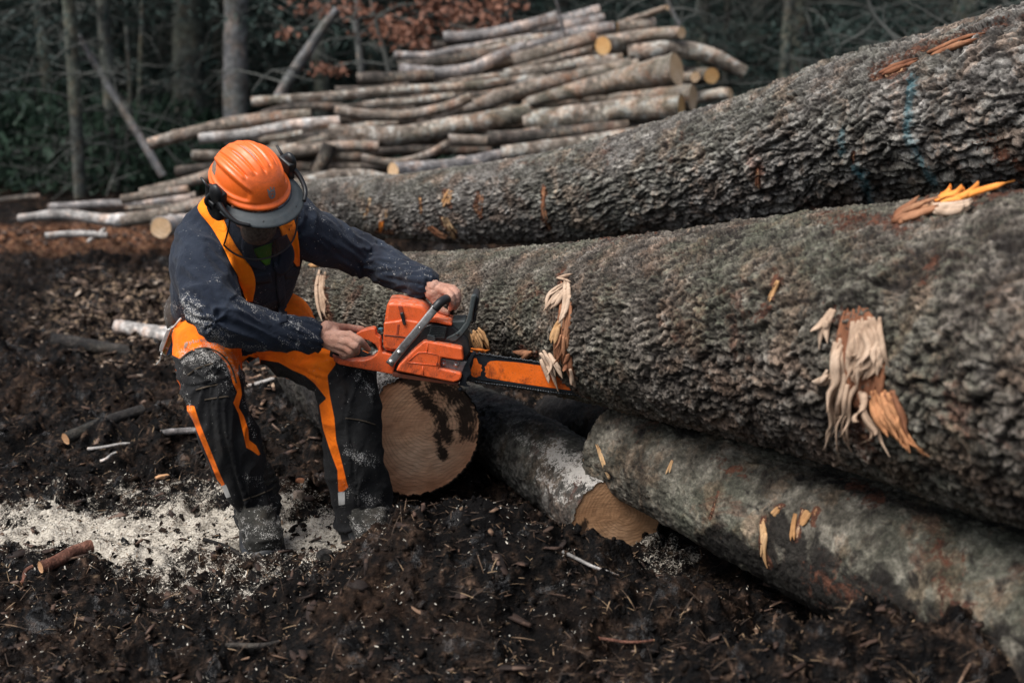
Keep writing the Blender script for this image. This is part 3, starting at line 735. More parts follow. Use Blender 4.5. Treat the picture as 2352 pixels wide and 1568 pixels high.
pile('thin pale stripped log near the lower right of the pile', [(1500, 312), (1560, 294), (1600, 288), (1676, 297)], 12, 9.6, WH, kn=2)
pile('long pale grey log lying along the foot of the pile on the right', [(1225, 376), (1379, 355), (1528, 332), (1650, 310)], 18, 9.0, LI)
pile('rough dark log with pale patches above the long pale grey one', [(1190, 338), (1320, 332), (1440, 318), (1535, 308)], 16, 9.3, DK, kn=6)
pile('stout lichen covered log with an orange tinged left end in the middle', [(804, 329), (957, 335), (1106, 309), (1296, 274)], 25, 9.7, LI, em=B_, r2=21)
pile('curved thin log above the stout lichen covered one', [(818, 271), (898, 281), (1017, 278), (1106, 256), (1150, 238)], 13, 10.1, BR)
pile('short straight log tucked under the longest thin log', [(885, 258), (1017, 247), (1110, 235)], 10, 10.3, LI)
pile('dark twisted log behind the split pole on the left', [(640, 280), (720, 262), (838, 262)], 10, 10.6, DK)
pile('crooked log reaching farthest left at middle height', [(364, 352), (478, 322), (574, 299), (670, 288), (760, 282)], 14, 9.9, BR, r2=15)
pile('bare pale pole just right of the farthest reaching crooked log', [(487, 338), (612, 326), (700, 308), (830, 296)], 12, 9.8, WH, r2=13)
pile('thin log peeping out above the helmet', [(634, 344), (690, 335), (740, 326)], 9, 10.2, LI)
pile('short thin log right of the one above the helmet', [(726, 356), (790, 338), (830, 330)], 10, 10.2, LI)
pile('brown log ending just behind the helmet', [(640, 388), (720, 372), (800, 360), (925, 358)], 14, 9.6, BR)
pile('short thick stub leaning down in the middle of the pile', [(776, 424), (788, 396), (806, 350)], 16, 9.5, DK, r2=17)
pile('thin curved pole under the stout lichen covered log', [(883, 386), (957, 397), (1047, 376), (1096, 350)], 10, 9.3, BR)
pile('log with a bright cream cut end turned left just above the upper trunk', [(960, 418), (1106, 407), (1225, 384), (1320, 366)], 20, 8.5, GR, em=C_, kn=4, Y2=9.5)
pile('knobbly crooked log just above the far end of the upper trunk', [(720, 452), (823, 429), (898, 429), (957, 441), (1020, 436)], 14, 8.8, LI, kn=6)
pile('brown log behind the pale patches in the lower middle', [(1095, 342), (1196, 344), (1320, 322)], 14, 9.4, BR)
pile('short log lying low right of the helmet', [(690, 432), (790, 430)], 12, 9.2, DK)
pile('brown log just left of the helmet', [(345, 473), (440, 449), (530, 424)], 14, 9.3, BR)
pile('cut log stub under the brown one left of the helmet', [(297, 487), (380, 474), (460, 462)], 11, 9.2, BR, em=C_)
pile('grey log lying on the ground at far left', [(120, 508), (268, 498), (383, 494), (470, 484)], 11, 9.6, GR)
pile('bleached barkless log with a brown right half on the ground at left', [(46, 534), (153, 524), (268, 537), (320, 536)], 10, 9.0, WH, r2=17, ends=(1, 0))
pile('brown log continuing behind the shoulder from the bleached one', [(300, 538), (383, 525), (450, 508), (540, 486)], 17, 9.0, BR)
pile('thin twig between the grey and the bleached log', [(306, 510), (421, 502)], 6, 9.3, LI, kn=1)
pile('short cut log with a tan round face beside the shoulder', [(392, 556), (420, 550), (480, 545)], 25, 8.0, WH, em=C_, Y2=8.6)
pile('dark branch at the far left edge of the clearing', [(-30, 496), (40, 484), (98, 480)], 8, 9.8, DK)
pile('pale splintered board on the leaf litter at left', [(112, 576), (190, 570), (262, 575)], 8, 8.1, WH, kn=0, group='broken sticks on the ground', cat='stick')
pile('pale stick leaning beside the splintered board', [(215, 590), (240, 572), (258, 558)], 5, 8.2, WH, kn=0, group='broken sticks on the ground', cat='stick')
# shaded logs inside the pile, seen in the gaps
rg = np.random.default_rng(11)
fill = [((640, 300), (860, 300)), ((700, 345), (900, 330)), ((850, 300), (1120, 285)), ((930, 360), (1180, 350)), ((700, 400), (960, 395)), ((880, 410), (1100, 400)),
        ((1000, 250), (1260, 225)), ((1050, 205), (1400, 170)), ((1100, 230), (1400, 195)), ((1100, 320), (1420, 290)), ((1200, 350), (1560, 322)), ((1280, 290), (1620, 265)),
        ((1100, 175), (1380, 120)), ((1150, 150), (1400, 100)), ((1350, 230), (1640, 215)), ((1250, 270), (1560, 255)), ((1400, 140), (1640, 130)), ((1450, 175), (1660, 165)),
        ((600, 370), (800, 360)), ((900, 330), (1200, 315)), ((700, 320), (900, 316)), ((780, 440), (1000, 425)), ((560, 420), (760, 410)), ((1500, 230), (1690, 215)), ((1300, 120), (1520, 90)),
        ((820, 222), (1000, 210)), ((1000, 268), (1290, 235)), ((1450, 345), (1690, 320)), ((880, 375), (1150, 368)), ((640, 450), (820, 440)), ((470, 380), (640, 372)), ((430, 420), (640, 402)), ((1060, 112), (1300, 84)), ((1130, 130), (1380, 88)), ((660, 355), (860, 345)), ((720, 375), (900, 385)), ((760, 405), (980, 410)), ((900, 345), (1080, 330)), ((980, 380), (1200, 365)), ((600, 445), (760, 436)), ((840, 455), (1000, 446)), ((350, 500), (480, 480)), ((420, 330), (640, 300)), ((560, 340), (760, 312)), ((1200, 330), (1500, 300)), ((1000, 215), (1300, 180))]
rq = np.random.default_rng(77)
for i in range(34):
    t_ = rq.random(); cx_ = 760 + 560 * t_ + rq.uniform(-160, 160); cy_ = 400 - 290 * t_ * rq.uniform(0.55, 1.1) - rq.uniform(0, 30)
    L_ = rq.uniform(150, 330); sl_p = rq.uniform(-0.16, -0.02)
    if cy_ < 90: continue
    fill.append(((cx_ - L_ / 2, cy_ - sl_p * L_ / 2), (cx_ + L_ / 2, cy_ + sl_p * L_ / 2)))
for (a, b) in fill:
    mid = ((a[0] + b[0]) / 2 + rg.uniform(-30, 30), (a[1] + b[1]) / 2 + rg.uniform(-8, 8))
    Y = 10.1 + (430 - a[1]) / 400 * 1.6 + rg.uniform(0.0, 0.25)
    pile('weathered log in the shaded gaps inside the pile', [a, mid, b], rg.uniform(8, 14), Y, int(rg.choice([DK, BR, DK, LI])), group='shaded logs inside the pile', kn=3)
# ------------------------------------------------------------------ forest behind the clearing
def leaf_mat(name, c0, c1, rough=0.6):
    s = NT(name)
    s.col(s.ramp(s.noise(1.3, 4, 0.6), [(0.35, c0), (0.65, c1)])); s.rough(rough, 0.2); return s.m
NEEDLE = leaf_mat('conifer_needles', (0.008, 0.018, 0.016), (0.030, 0.048, 0.040))
NEEDLE2 = leaf_mat('pale_needles', (0.020, 0.030, 0.026), (0.060, 0.074, 0.062))
RUST = leaf_mat('rusty_oak_leaves', (0.085, 0.036, 0.024), (0.24, 0.11, 0.07))
FERN = leaf_mat('undergrowth_green', (0.012, 0.028, 0.018), (0.032, 0.058, 0.036))
TWIG = leaf_mat('dead_twigs', (0.04, 0.043, 0.040), (0.12, 0.124, 0.112), 0.9)
TRUNK_D = bark_mat('forest_bark', [(0.30, (0.022, 0.022, 0.021)), (0.5, (0.055, 0.054, 0.05)), (0.7, (0.12, 0.12, 0.11))], 6, 0.5, (0.06, 0.04, 0.03), 25)
TRUNK_L = bark_mat('pale_forest_bark', [(0.30, (0.07, 0.07, 0.072)), (0.5, (0.13, 0.13, 0.134)), (0.7, (0.22, 0.22, 0.22))], 5, 0.25, (0.14, 0.12, 0.1), 22)
TRUNK_M = bark_mat('lichen_forest_bark', [(0.30, (0.03, 0.033, 0.031)), (0.5, (0.075, 0.08, 0.072)), (0.7, (0.16, 0.17, 0.15))], 5, 0.4, (0.1, 0.07, 0.05), 22)
def leaves_mesh(C, D, n_rng, ln, wd, spread):
    """many small leaf triangles; C centres, D growth directions"""
    n = len(C)
    a = n_rng.normal(size=(n, 3)); a = D + spread * a; a /= np.linalg.norm(a, axis=1)[:, None]
    b = np.cross(a, n_rng.normal(size=(n, 3))); b /= np.linalg.norm(b, axis=1)[:, None]
    l = ln * n_rng.uniform(0.6, 1.4, n)[:, None]; w = wd * n_rng.uniform(0.6, 1.4, n)[:, None]
    V = np.stack([C - b * w, C + b * w, C + a * l], 1).reshape(-1, 3)
    return V, np.arange(3 * n).reshape(-1, 3)
def conifer_proto(seed, H, nb, z0, blen, per, twigs, nmat, tmat, r0):
    g_ = np.random.default_rng(seed)
    root = empty('conifer_tree')
    zz = np.linspace(0, H, 24)
    P = np.stack([0.05 * np.sin(zz * 0.9 + seed), 0.05 * np.cos(zz * 0.7 + seed), zz - 0.2], 1)
    rr = r0 * (1 - 0.8 * zz / H) * (1 + 0.35 * np.exp(-zz / 0.25))
    m = MB(); m.add(*tube(P, rr, 12)); m.build('trunk', tmat, root)
    tw = MB(); Cs = []; Ds = []
    for i in range(nb):
        z = z0 + (H - z0) * (g_.random() ** 1.9); az = g_.uniform(0, 2 * math.pi)
        L = blen * (1 - 0.75 * z / H) * g_.uniform(0.6, 1.25)
        d = np.array([math.cos(az), math.sin(az), 0]); s_ = np.linspace(0, 1, 6)[:, None]
        B = np.array([0, 0, z]) + d * L * s_ + np.array([0, 0, -1]) * (0.28 * L * s_ ** 2 - 0.10 * L * s_)
        tw.add(*tube(B, 0.010 * (1.15 - s_[:, 0]), 4, False))
        k = int(per * L / blen)
        t = g_.uniform(0.15, 1.02, k)
        side = np.cross(d, [0, 0, 1])
        off = side * (g_.uniform(-1, 1, k) * 0.30 * L * (1.1 - t * 0.6))[:, None]
        c = np.array([0, 0, z]) + d * (L * t)[:, None] + off + np.array([0, 0, -1]) * (0.28 * L * t ** 2 - 0.1 * L * t + np.abs(off).sum(1) * 0.25)[:, None] + g_.normal(size=(k, 3)) * 0.03
        Cs.append(c); Ds.append(np.tile(d, (k, 1)) + off * 2 + np.array([0, 0, -0.4]))
    for i in range(twigs):                       # bare dead twigs low on the stem
        z = g_.uniform(0.2, min(H, 3.4)); az = g_.uniform(0, 2 * math.pi); L = g_.uniform(0.4, 1.5)
        d = np.array([math.cos(az), math.sin(az), 0]); s_ = np.linspace(0, 1, 6)[:, None]
        B = np.array([0, 0, z]) + d * L * s_ + np.array([0, 0, 1]) * (0.12 * L * s_ - 0.45 * L * s_ ** 2) + np.cumsum(g_.normal(size=(6, 3)) * 0.012, 0)
        tw.add(*tube(B, 0.009 * (1.15 - s_[:, 0]), 4, False))
        for q in range(4):
            t0 = g_.uniform(0.3, 0.9); b0 = B[int(t0 * 5)]; e = b0 + (d + g_.normal(size=3) * 0.6) * L * 0.3
            tw.add(*tube(np.array([b0, (b0 + e) / 2 + [0, 0, 0.02], e]), [0.005, 0.004, 0.002], 3, False))
    tw.build('branches', TWIG, root, origin=(0, 0, 0))['kind'] = 'stuff'
    V, F = leaves_mesh(np.concatenate(Cs), np.concatenate(Ds), g_, 0.085, 0.014, 0.7)
    m = MB(); m.add(V, F); m.build('crown', nmat, root, smooth=False, origin=(0, 0, 0))
    return root
def kids(o): return [c for c in COL.objects if c.parent == o]
_kid = {}
def copy_tree(root, x, y, rz, sc, label, group=None, cat='tree', lean=(0, 0)):
    if root.name not in _kid: _kid[root.name] = kids(root)
    r = root.copy(); COL.objects.link(r)
    r.location = (x, y, float(gbase(np.array([x]), np.array([y]))[0])); r.rotation_euler = (lean[0], lean[1], rz); r.scale = (sc,) * 3
    tag(r, label, cat, group)
    for c in _kid[root.name]:
        d = c.copy(); COL.objects.link(d); d.parent = r
    return r
protos = [conifer_proto(1, 9.0, 95, 0.9, 2.3, 120, 12, NEEDLE, TRUNK_D, 0.13),
          conifer_proto(2, 11.0, 105, 1.6, 2.4, 115, 18, NEEDLE, TRUNK_M, 0.16),
          conifer_proto(3, 5.0, 90, 0.3, 1.5, 115, 14, NEEDLE2, TRUNK_D, 0.07),
          conifer_proto(4, 8.0, 85, 0.5, 2.5, 130, 10, NEEDLE, TRUNK_D, 0.12)]
pr_pos = [(-6.3, 21), (3.9, 22), (-3.4, 18.6), (6.8, 19.5)]
tr = np.random.default_rng(5)
spots = []
for Y in (15.2, 16.6, 18.4, 20.5, 23, 26, 29.5, 33.5):
    half = Y * 0.40 + 1.5
    n = int(2 * half / (1.25 + (Y - 15) * 0.05))
    for i in range(n):
        x = -half + 2 * half * (i + tr.uniform(0.1, 0.9)) / n
        spots.append((x, Y + tr.uniform(-0.7, 0.7)))
for i, (x, y) in enumerate(spots):
    px = proj([x, y, 1.5])[0]
    if 190 < px < 330 and y > 17 and tr.random() < 0.75: continue       # the thin places where sky shows
    if 1300 < px < 1640 and y > 16 and tr.random() < 0.7: continue
    k = int(tr.choice([0, 1, 2, 3], p=[0.32, 0.24, 0.16, 0.28]))
    copy_tree(protos[k], x, y, tr.uniform(0, 6.28), tr.uniform(0.8, 1.15), ['dark conifer with drooping boughs in the forest behind the log pile', 'tall dark conifer with bare lower twigs in the forest', 'young pale green conifer at the forest edge', 'bushy dark conifer reaching low to the ground in the forest'][k], group=['dark drooping conifers of the forest', 'tall twiggy conifers of the forest', 'young pale conifers at the forest edge', 'bushy conifers of the forest'][k])
for p, (x, y) in zip(protos, pr_pos):
    p.location = (x, y, float(gbase(np.array([float(x)]), np.array([float(y)]))[0]))
for k, p in enumerate(protos):
    tag(p, ['dark conifer with drooping boughs in the forest behind the log pile', 'tall dark conifer with bare lower twigs in the forest', 'young pale green conifer at the forest edge', 'bushy dark conifer reaching low to the ground in the forest'][k], 'tree', ['dark drooping conifers of the forest', 'tall twiggy conifers of the forest', 'young pale conifers at the forest edge', 'bushy conifers of the forest'][k])
# trunks that stand out
def bare_tree(name, label, pts, r, mat, cat='tree', twigs=20, seed=0, blob=0.0):
    g_ = np.random.default_rng(seed + 90)
    P = Wl([(a / 1.0, b / 1.0, y) for a, b, y in pts])
    root = empty(name, P[0]); tag(root, label, cat)
    Pn, e = resample(P, 60, r); rr = e[:, 0]
    T, A, B = frames(Pn)
    th = np.linspace(0, 2 * math.pi, 20, endpoint=False)
    n_ = np.cos(th)[None, :, None] * A[:, None] + np.sin(th)[None, :, None] * B[:, None]
    V = Pn[:, None] + rr[:, None, None] * n_
    V = V + n_ * (rr.mean() * 0.16 * fbm(V, 4, 3, seed))[..., None]
    m = MB(); m.add(V.reshape(-1, 3), grid_faces(60, 20, True)); m.build('trunk', mat, root)
    if twigs:
        for i in range(twigs):
            tw = MB(); k = g_.integers(3, 57); az = g_.uniform(0, 6.28); L = g_.uniform(0.3, 1.1)
            d = np.array([math.cos(az), math.sin(az), g_.uniform(-0.1, 0.5)])
            B_ = Pn[k] + d * L * np.linspace(0, 1, 6)[:, None] - np.array([0, 0, 0.35 * L]) * np.linspace(0, 1, 6)[:, None] ** 2 + np.cumsum(g_.normal(size=(6, 3)) * 0.015, 0)
            tw.add(*tube(B_, np.linspace(0.010, 0.003, 6), 4, False))
            for q in range(3):
                b0 = B_[g_.integers(2, 5)]; e_ = b0 + (d + g_.normal(size=3) * 0.7) * L * 0.35
                tw.add(*tube(np.array([b0, (b0 + e_) / 2, e_]), [0.005, 0.004, 0.002], 3, False))
            tw.build('branch', TWIG, root)
    return root
bare_tree('pine_tree', 'stout pale grey trunk standing behind the log pile above the helmet', [(541, 330, 13.4), (541, 200, 13.4), (541, 60, 13.4), (541, -300, 13.4), (541, -900, 13.4)], [0.125, 0.115, 0.112, 0.11, 0.10], TRUNK_L, twigs=6, seed=1)
bare_tree('birch_tree', 'slender lichen spotted trunk leftmost in the clearing', [(186, 490, 12.6), (178, 330, 12.6), (168, 160, 12.6), (158, 0, 12.6), (140, -300, 12.6)], [0.05, 0.055, 0.058, 0.055, 0.05], TRUNK_M, twigs=26, seed=2)
bare_tree('birch_tree', 'slender grey trunk just right of the leftmost one', [(264, 480, 13.2), (258, 330, 13.2), (248, 180, 13.2), (235, 0, 13.2), (220, -300, 13.2)], [0.055, 0.055, 0.058, 0.055, 0.05], TRUNK_M, twigs=26, seed=3)
bare_tree('sapling', 'thin pale sapling stem between the two slender trunks and the leaning pole', [(292, 470, 13.0), (292, 350, 13.0), (298, 200, 13.0), (290, 60, 13.0)], [0.02, 0.02, 0.018, 0.015], TRUNK_M, twigs=14, seed=4)
bare_tree('sapling', 'thin upright sapling behind the leaning pole', [(322, 380, 14.0), (322, 200, 14.0), (326, 60, 14.0), (330, -60, 14.0)], [0.028, 0.028, 0.025, 0.022], TRUNK_M, twigs=14, seed=5)
bare_tree('fallen_pole', 'long dead pole leaning from upper left down to the log pile', [(375, 405, 12.4), (318, 310, 12.5), (262, 220, 12.6), (190, 100, 12.8), (150, 30, 12.9)], [0.035, 0.033, 0.032, 0.028, 0.024], TRUNK_L, 'dead tree', 4, 6)
bare_tree('fallen_pole', 'broken pale pole leaning up to the right from the pile towards the rusty leaves', [(640, 225, 11.9), (675, 165, 11.9), (712, 110, 11.9), (745, 60, 11.9), (775, 22, 11.9)], [0.05, 0.048, 0.045, 0.04, 0.03], TRUNK_L, 'dead tree', 2, 7)
bare_tree('sapling', 'pale crooked sapling behind the upper left end of the pile', [(832, 180, 12.4), (826, 120, 12.4), (818, 60, 12.4), (826, -40, 12.4)], [0.035, 0.033, 0.03, 0.03], TRUNK_L, 'tree', 8, 8)
bare_tree('sapling', 'thin grey stem leaning in front of the top of the pile', [(1300, 90, 11.3), (1290, 50, 11.3), (1272, -20, 11.3)], [0.012, 0.011, 0.01], TRUNK_L, 'tree', 0, 9)
bare_tree('sapling', 'dead grey stem leaning at the right behind the top of the pile', [(1560, 58, 12.2), (1540, 20, 12.2), (1515, -40, 12.2)], [0.02, 0.018, 0.016], TRUNK_L, 'tree', 6, 10)
stem0 = bare_tree('pine_tree', 'slim upright trunk in the shade of the forest', [(1176, 400, 16.0), (1178, 200, 16.0), (1176, -200, 16.0), (1178, -700, 16.0)], [0.075, 0.07, 0.065, 0.055], TRUNK_M, twigs=9, seed=20)
stem0['group'] = 'slim upright trunks in the forest'
st_r = np.random.default_rng(9); sk = kids(stem0)
for i in range(30):
    yy = st_r.uniform(14.2, 24); xx = (st_r.uniform(-50, 900) if i < 20 else st_r.uniform(1500, 2400)); xx = W(xx, 300, yy)[0]
    r_ = stem0.copy(); COL.objects.link(r_); r_.location = (xx, yy, stem0.location[2] + float(gbase(np.array([xx]), np.array([yy]))[0]) * 0.3 - 0.1); r_.rotation_euler = (st_r.normal() * 0.02, st_r.normal() * 0.03, st_r.uniform(0, 6.28)); q = st_r.uniform(0.55, 1.25); r_.scale = (q, q, 1.1)
    for c in sk:
        d = c.copy(); COL.objects.link(d); d.parent = r_
# arching dead branches above the upper trunk at right
def dead_branch(label, pts, r, seed, ntw=16):
    g_ = np.random.default_rng(seed + 40)
    P, e = resample(Wl(pts), 30, r)
    m = MB(); m.add(*tube(P, e[:, 0], 7))
    for i in range(ntw):
        k = g_.integers(4, 29); L = g_.uniform(0.2, 0.7); d = g_.normal(size=3) * np.array([1, 0.3, 0.5]); d /= np.linalg.norm(d)
        B_ = P[k] + d * L * np.linspace(0, 1, 6)[:, None] + np.cumsum(g_.normal(size=(6, 3)) * 0.014, 0)
        m.add(*tube(B_, np.linspace(0.006, 0.002, 6), 4, False))
    o = m.build('dead_branch', TWIG); tag(o, label, 'branch', 'dead branches hanging at the forest edge'); return o
dead_branch('forked grey dead branch above the thick end of the upper trunk', [(1990, -60, 9.5), (2000, 20, 9.5), (2050, 80, 9.4), (2110, 120, 9.3), (2200, 150, 9.2)], [0.014, 0.014, 0.012, 0.010, 0.006], 1, 22)
dead_branch('long thin dead branch sweeping to the top right corner', [(1960, 150, 9.8), (2090, 95, 9.6), (2220, 50, 9.5), (2330, 25, 9.4), (2420, 20, 9.4)], [0.006, 0.008, 0.008, 0.006, 0.004], 2, 20)
dead_branch('low dead spray just above the ridge of the upper trunk', [(1880, 210, 9.0), (1980, 170, 9.0), (2080, 150, 9.0), (2140, 110, 9.0)], [0.004, 0.006, 0.006, 0.004], 3, 22)
# rusty-leaved oak saplings
def oak(label, stem, clusters, seed):
    g_ = np.random.default_rng(seed)
    P = Wl(stem); root = empty('oak_sapling', P[0]); tag(root, label, 'tree', 'oak saplings with rusty leaves')
    m = MB(); m.add(*tube(P, np.linspace(0.03, 0.012, len(P)), 7, n=20)); Cs = []; Ds = []
    for (px, py, Y, rx, ry, n) in clusters:
        c = W(px, py, Y); s_ = 1 / ppm(Y)
        k = P[np.argmin(np.linalg.norm(P - c, axis=1))]
        m.add(*tube(np.array([k, (k + c) / 2 + [0, 0, 0.05], c]), [0.012, 0.008, 0.004], 4, False))
        q = g_.normal(size=(n, 3)) * np.array([rx * s_ * 0.55, 0.25, ry * s_ * 0.55]) + c
        Cs.append(q); Ds.append(g_.normal(size=(n, 3)))
    m.build('trunk', TWIG, root)
    V, F = leaves_mesh(np.concatenate(Cs), np.concatenate(Ds), g_, 0.050, 0.020, 0.6)
    m = MB(); m.add(V, F); m.build('crown', RUST, root, smooth=False)
oak('oak sapling with rusty leaves behind the upper left of the pile', [(905, 330, 12.2), (890, 150, 12.2), (860, 40, 12.2), (840, -80, 12.2)],
    [(775, 22, 12.2, 70, 20, 80), (850, 30, 12.2, 60, 22, 110), (900, 70, 12.2, 60, 26, 150), (960, 60, 12.1, 60, 26, 110), (950, 95, 12.1, 50, 18, 90), (700, 20, 12.2, 40, 18, 40), (755, 160, 12.0, 36, 14, 70), (660, 75, 12.3, 24, 10, 22), (1000, 110, 12.1, 45, 14, 50), (980, 10, 12.2, 60, 20, 60)], 21)
oak('oak sapling with rusty leaves behind the top of the pile', [(1180, 250, 12.4), (1165, 60, 12.4), (1170, -100, 12.4)],
    [(1040, 40, 12.3, 50, 20, 70), (1080, 20, 12.3, 50, 22, 90), (1130, 45, 12.3, 45, 22, 110), (1150, 10, 12.3, 45, 22, 90), (1060, 75, 12.2, 45, 14, 60), (1010, 20, 12.3, 40, 14, 40)], 22)
# undergrowth and the far wood
ug = np.random.default_rng(31)
n = 60000
X = ug.uniform(-9, 9, n); Yv = 12.6 + ug.gamma(1.6, 2.0, n)
den = fbm(np.stack([X, Yv, 0 * X], 1), 0.5, 3, 1.0)
left = sstep(-1.0, -3.5, X)
keep = ug.random(n) < np.clip(0.15 + 0.9 * left + 0.6 * den, 0, 1)
X, Yv, den, left = X[keep], Yv[keep], den[keep], left[keep]
Z = gbase(X, Yv) + ug.random(len(X)) * (0.15 + 0.75 * np.clip(0.4 + den, 0, 1) * left + 0.2)
V, F = leaves_mesh(np.stack([X, Yv, Z], 1), np.tile([0, 0, 0.8], (len(X), 1)), ug, 0.14, 0.02, 0.6)
mb = MB(); mb.add(V, F); u = mb.build('undergrowth', FERN, None, False, origin=(0, 0, 0)); tag(u, 'dark green ferns and low brush under the trees at the forest edge', 'undergrowth', kind='stuff')
mb = MB(); n = 420
fx = ug.uniform(-34, 34, n); fy = ug.uniform(36, 52, n)
for i in range(n):
    z0 = float(gbase(np.array([fx[i]]), np.array([fy[i]]))[0]) - 0.3
    mb.add(*tube(np.array([[fx[i], fy[i], z0], [fx[i] + ug.normal() * 0.2, fy[i], z0 + 6], [fx[i] + ug.normal() * 0.4, fy[i], z0 + 13]]), [0.2, 0.16, 0.08], 6, False))
nl = 90000
X = ug.uniform(-36, 36, nl); Yv = ug.uniform(37, 54, nl); Z = gbase(X, Yv) + 13 * ug.random(nl) ** 1.1
dz = fbm(np.stack([X, Yv, Z], 1), 0.35, 3, 4.0)
kp = dz > -0.22
qp = proj(np.stack([X, Yv, Z], 1))
for (a, b, c, d) in ((215, -40, 300, 120), (1310, -40, 1460, 45), (1530, -40, 1630, 62), (1215, -30, 1240, 20)):
    kp &= ~((qp[:, 0] > a) & (qp[:, 0] < c) & (qp[:, 1] > b) & (qp[:, 1] < d))
C = np.stack([X, Yv, Z], 1)[kp]
V, F = leaves_mesh(C, ug.normal(size=C.shape), ug, 0.75, 0.16, 0.6)
far = MB(); far.add(V, F)
o = far.build('far_wood', NEEDLE, None, False, origin=(0, 0, 0)); tag(o, 'dark mass of far-off conifer wood closing the background', 'forest', kind='stuff')
o = mb.build('far_trunks', TRUNK_D, None, True, origin=(0, 0, 0)); tag(o, 'crowded far-off trunks in the depth of the forest', 'forest', kind='stuff')
# ------------------------------------------------------------------ the sawyer
def remesh_data(mb, voxel, smooth=6, fac=0.5):
    V, F = mb.data()
    o = mesh_np('tmp_union', V, F)
    m = o.modifiers.new('r', 'REMESH'); m.mode = 'VOXEL'; m.voxel_size = voxel; m.adaptivity = 0
    if smooth:
        k = o.modifiers.new('s', 'SMOOTH'); k.factor = fac; k.iterations = smooth
    dg = bpy.context.evaluated_depsgraph_get(); dg.update()
    e = o.evaluated_get(dg); me = e.to_mesh()
    n = len(me.vertices); A = np.empty(n * 3, np.float32); me.vertices.foreach_get('co', A); A = A.reshape(-1, 3).astype(float)
    N = np.empty(n * 3, np.float32); me.vertices.foreach_get('normal', N); N = N.reshape(-1, 3).astype(float)
    L = np.empty(len(me.loops), np.int32); me.loops.foreach_get('vertex_index', L)
    st = np.empty(len(me.polygons), np.int32); me.polygons.foreach_get('loop_start', st)
    to = np.empty(len(me.polygons), np.int32); me.polygons.foreach_get('loop_total', to)
    Q = L[st[to == 4][:, None] + np.arange(4)]; T3 = L[st[to == 3][:, None] + np.arange(3)]
    e.to_mesh_clear(); d = o.data; bpy.data.objects.remove(o); bpy.data.meshes.remove(d)
    return A, N, [Q, T3]
def bvh_of(V, Fs):
    polys = []
    for f in Fs: polys += f.tolist()
    return BVHTree.FromPolygons([Vector(v) for v in V], polys)
def loft(secs):
    """closed loft through elliptical sections: (centre, half vector a, half vector b)"""
    seg = 28; th = np.linspace(0, 2 * math.pi, seg, endpoint=False)
    V = []
    for c, a, b in secs: V.append(np.asarray(c) + np.cos(th)[:, None] * np.asarray(a) + np.sin(th)[:, None] * np.asarray(b))
    V = np.concatenate(V); n = len(secs); m = len(V)
    V = np.vstack([V, secs[0][0], secs[-1][0]]); j = np.arange(seg); k = (j + 1) % seg; e = (n - 1) * seg
    return V, grid_faces(n, seg, True), np.vstack([np.stack([np.full(seg, m), k, j], -1), np.stack([np.full(seg, m + 1), e + j, e + k], -1)])
def chain(mb, pts, r, seg=16, n=None):
    """limb: rounded tapered tube through world points"""
    P = np.asarray(pts, float); n = n or 8 * len(P)
    P2, e = resample(P, n, r)
    mb.add(*tube(P2, e[:, 0], seg))
    for q, rr in ((P[0], r[0]), (P[-1], r[-1])): mb.add(*ellip(q, (rr,) * 3, None, 14, 9))
def seg_coords(V, segs):
    """nearest limb segment -> along (m), radial vector, index"""
    best = np.full(len(V), 1e9); S = np.zeros(len(V)); RV = np.zeros_like(V); ID = np.zeros(len(V), int); L0 = 0
    for i, (a, b) in enumerate(segs):
        a = np.asarray(a); b = np.asarray(b); ab = b - a; l = np.linalg.norm(ab)
        t = np.clip((V - a) @ ab / l ** 2, 0, 1); q = a + t[:, None] * ab; d = np.linalg.norm(V - q, axis=1)
        k = d < best
        best[k] = d[k]; S[k] = (L0 + t * l)[k]; RV[k] = (V - q)[k]; ID[k] = i
        L0 += l
    return S, RV, ID, best

# joints (picture x, y, distance)
J = {k: W(*v) for k, v in dict(
    pelvis=(552, 742, 4.20), waist=(532, 688, 4.17), chest=(545, 615, 4.04), upper=(565, 548, 3.95), neck=(585, 502, 3.90),
    r_sh=(470, 556, 3.90), r_el=(508, 728, 3.71), r_wr=(725, 773, 3.80),
    l_sh=(676, 524, 4.00), l_el=(850, 594, 4.10), l_wr=(985, 658, 3.94),
    r_hip=(474, 765, 4.16), r_kn=(486, 868, 3.80), r_an=(592, 1165, 3.87),
    l_hip=(635, 768, 4.20), l_kn=(797, 858, 3.92), l_an=(836, 1185, 3.93)).items()}
HR = cvec(-0.72, -0.42, 0.55)
HF = cvec(0.70, -0.58, 0.40); HF = HF - HR * (HF @ HR); HF /= np.linalg.norm(HF)
HU = np.cross(HR, HF)
HM = np.stack([HR, HF, HU], 1)                 # head-local (right, forward, up) -> world
H0 = W(572, 417, 3.75)
HS = 0.87                         # centre of the helmet rim
def HL(p): return H0 + HS * np.asarray(p, float) @ HM.T
person = empty('person', (J['pelvis'][0], J['pelvis'][1], 0))
tag(person, 'sawyer in orange helmet, navy shirt and orange and black trousers bending over a chainsaw', 'person')

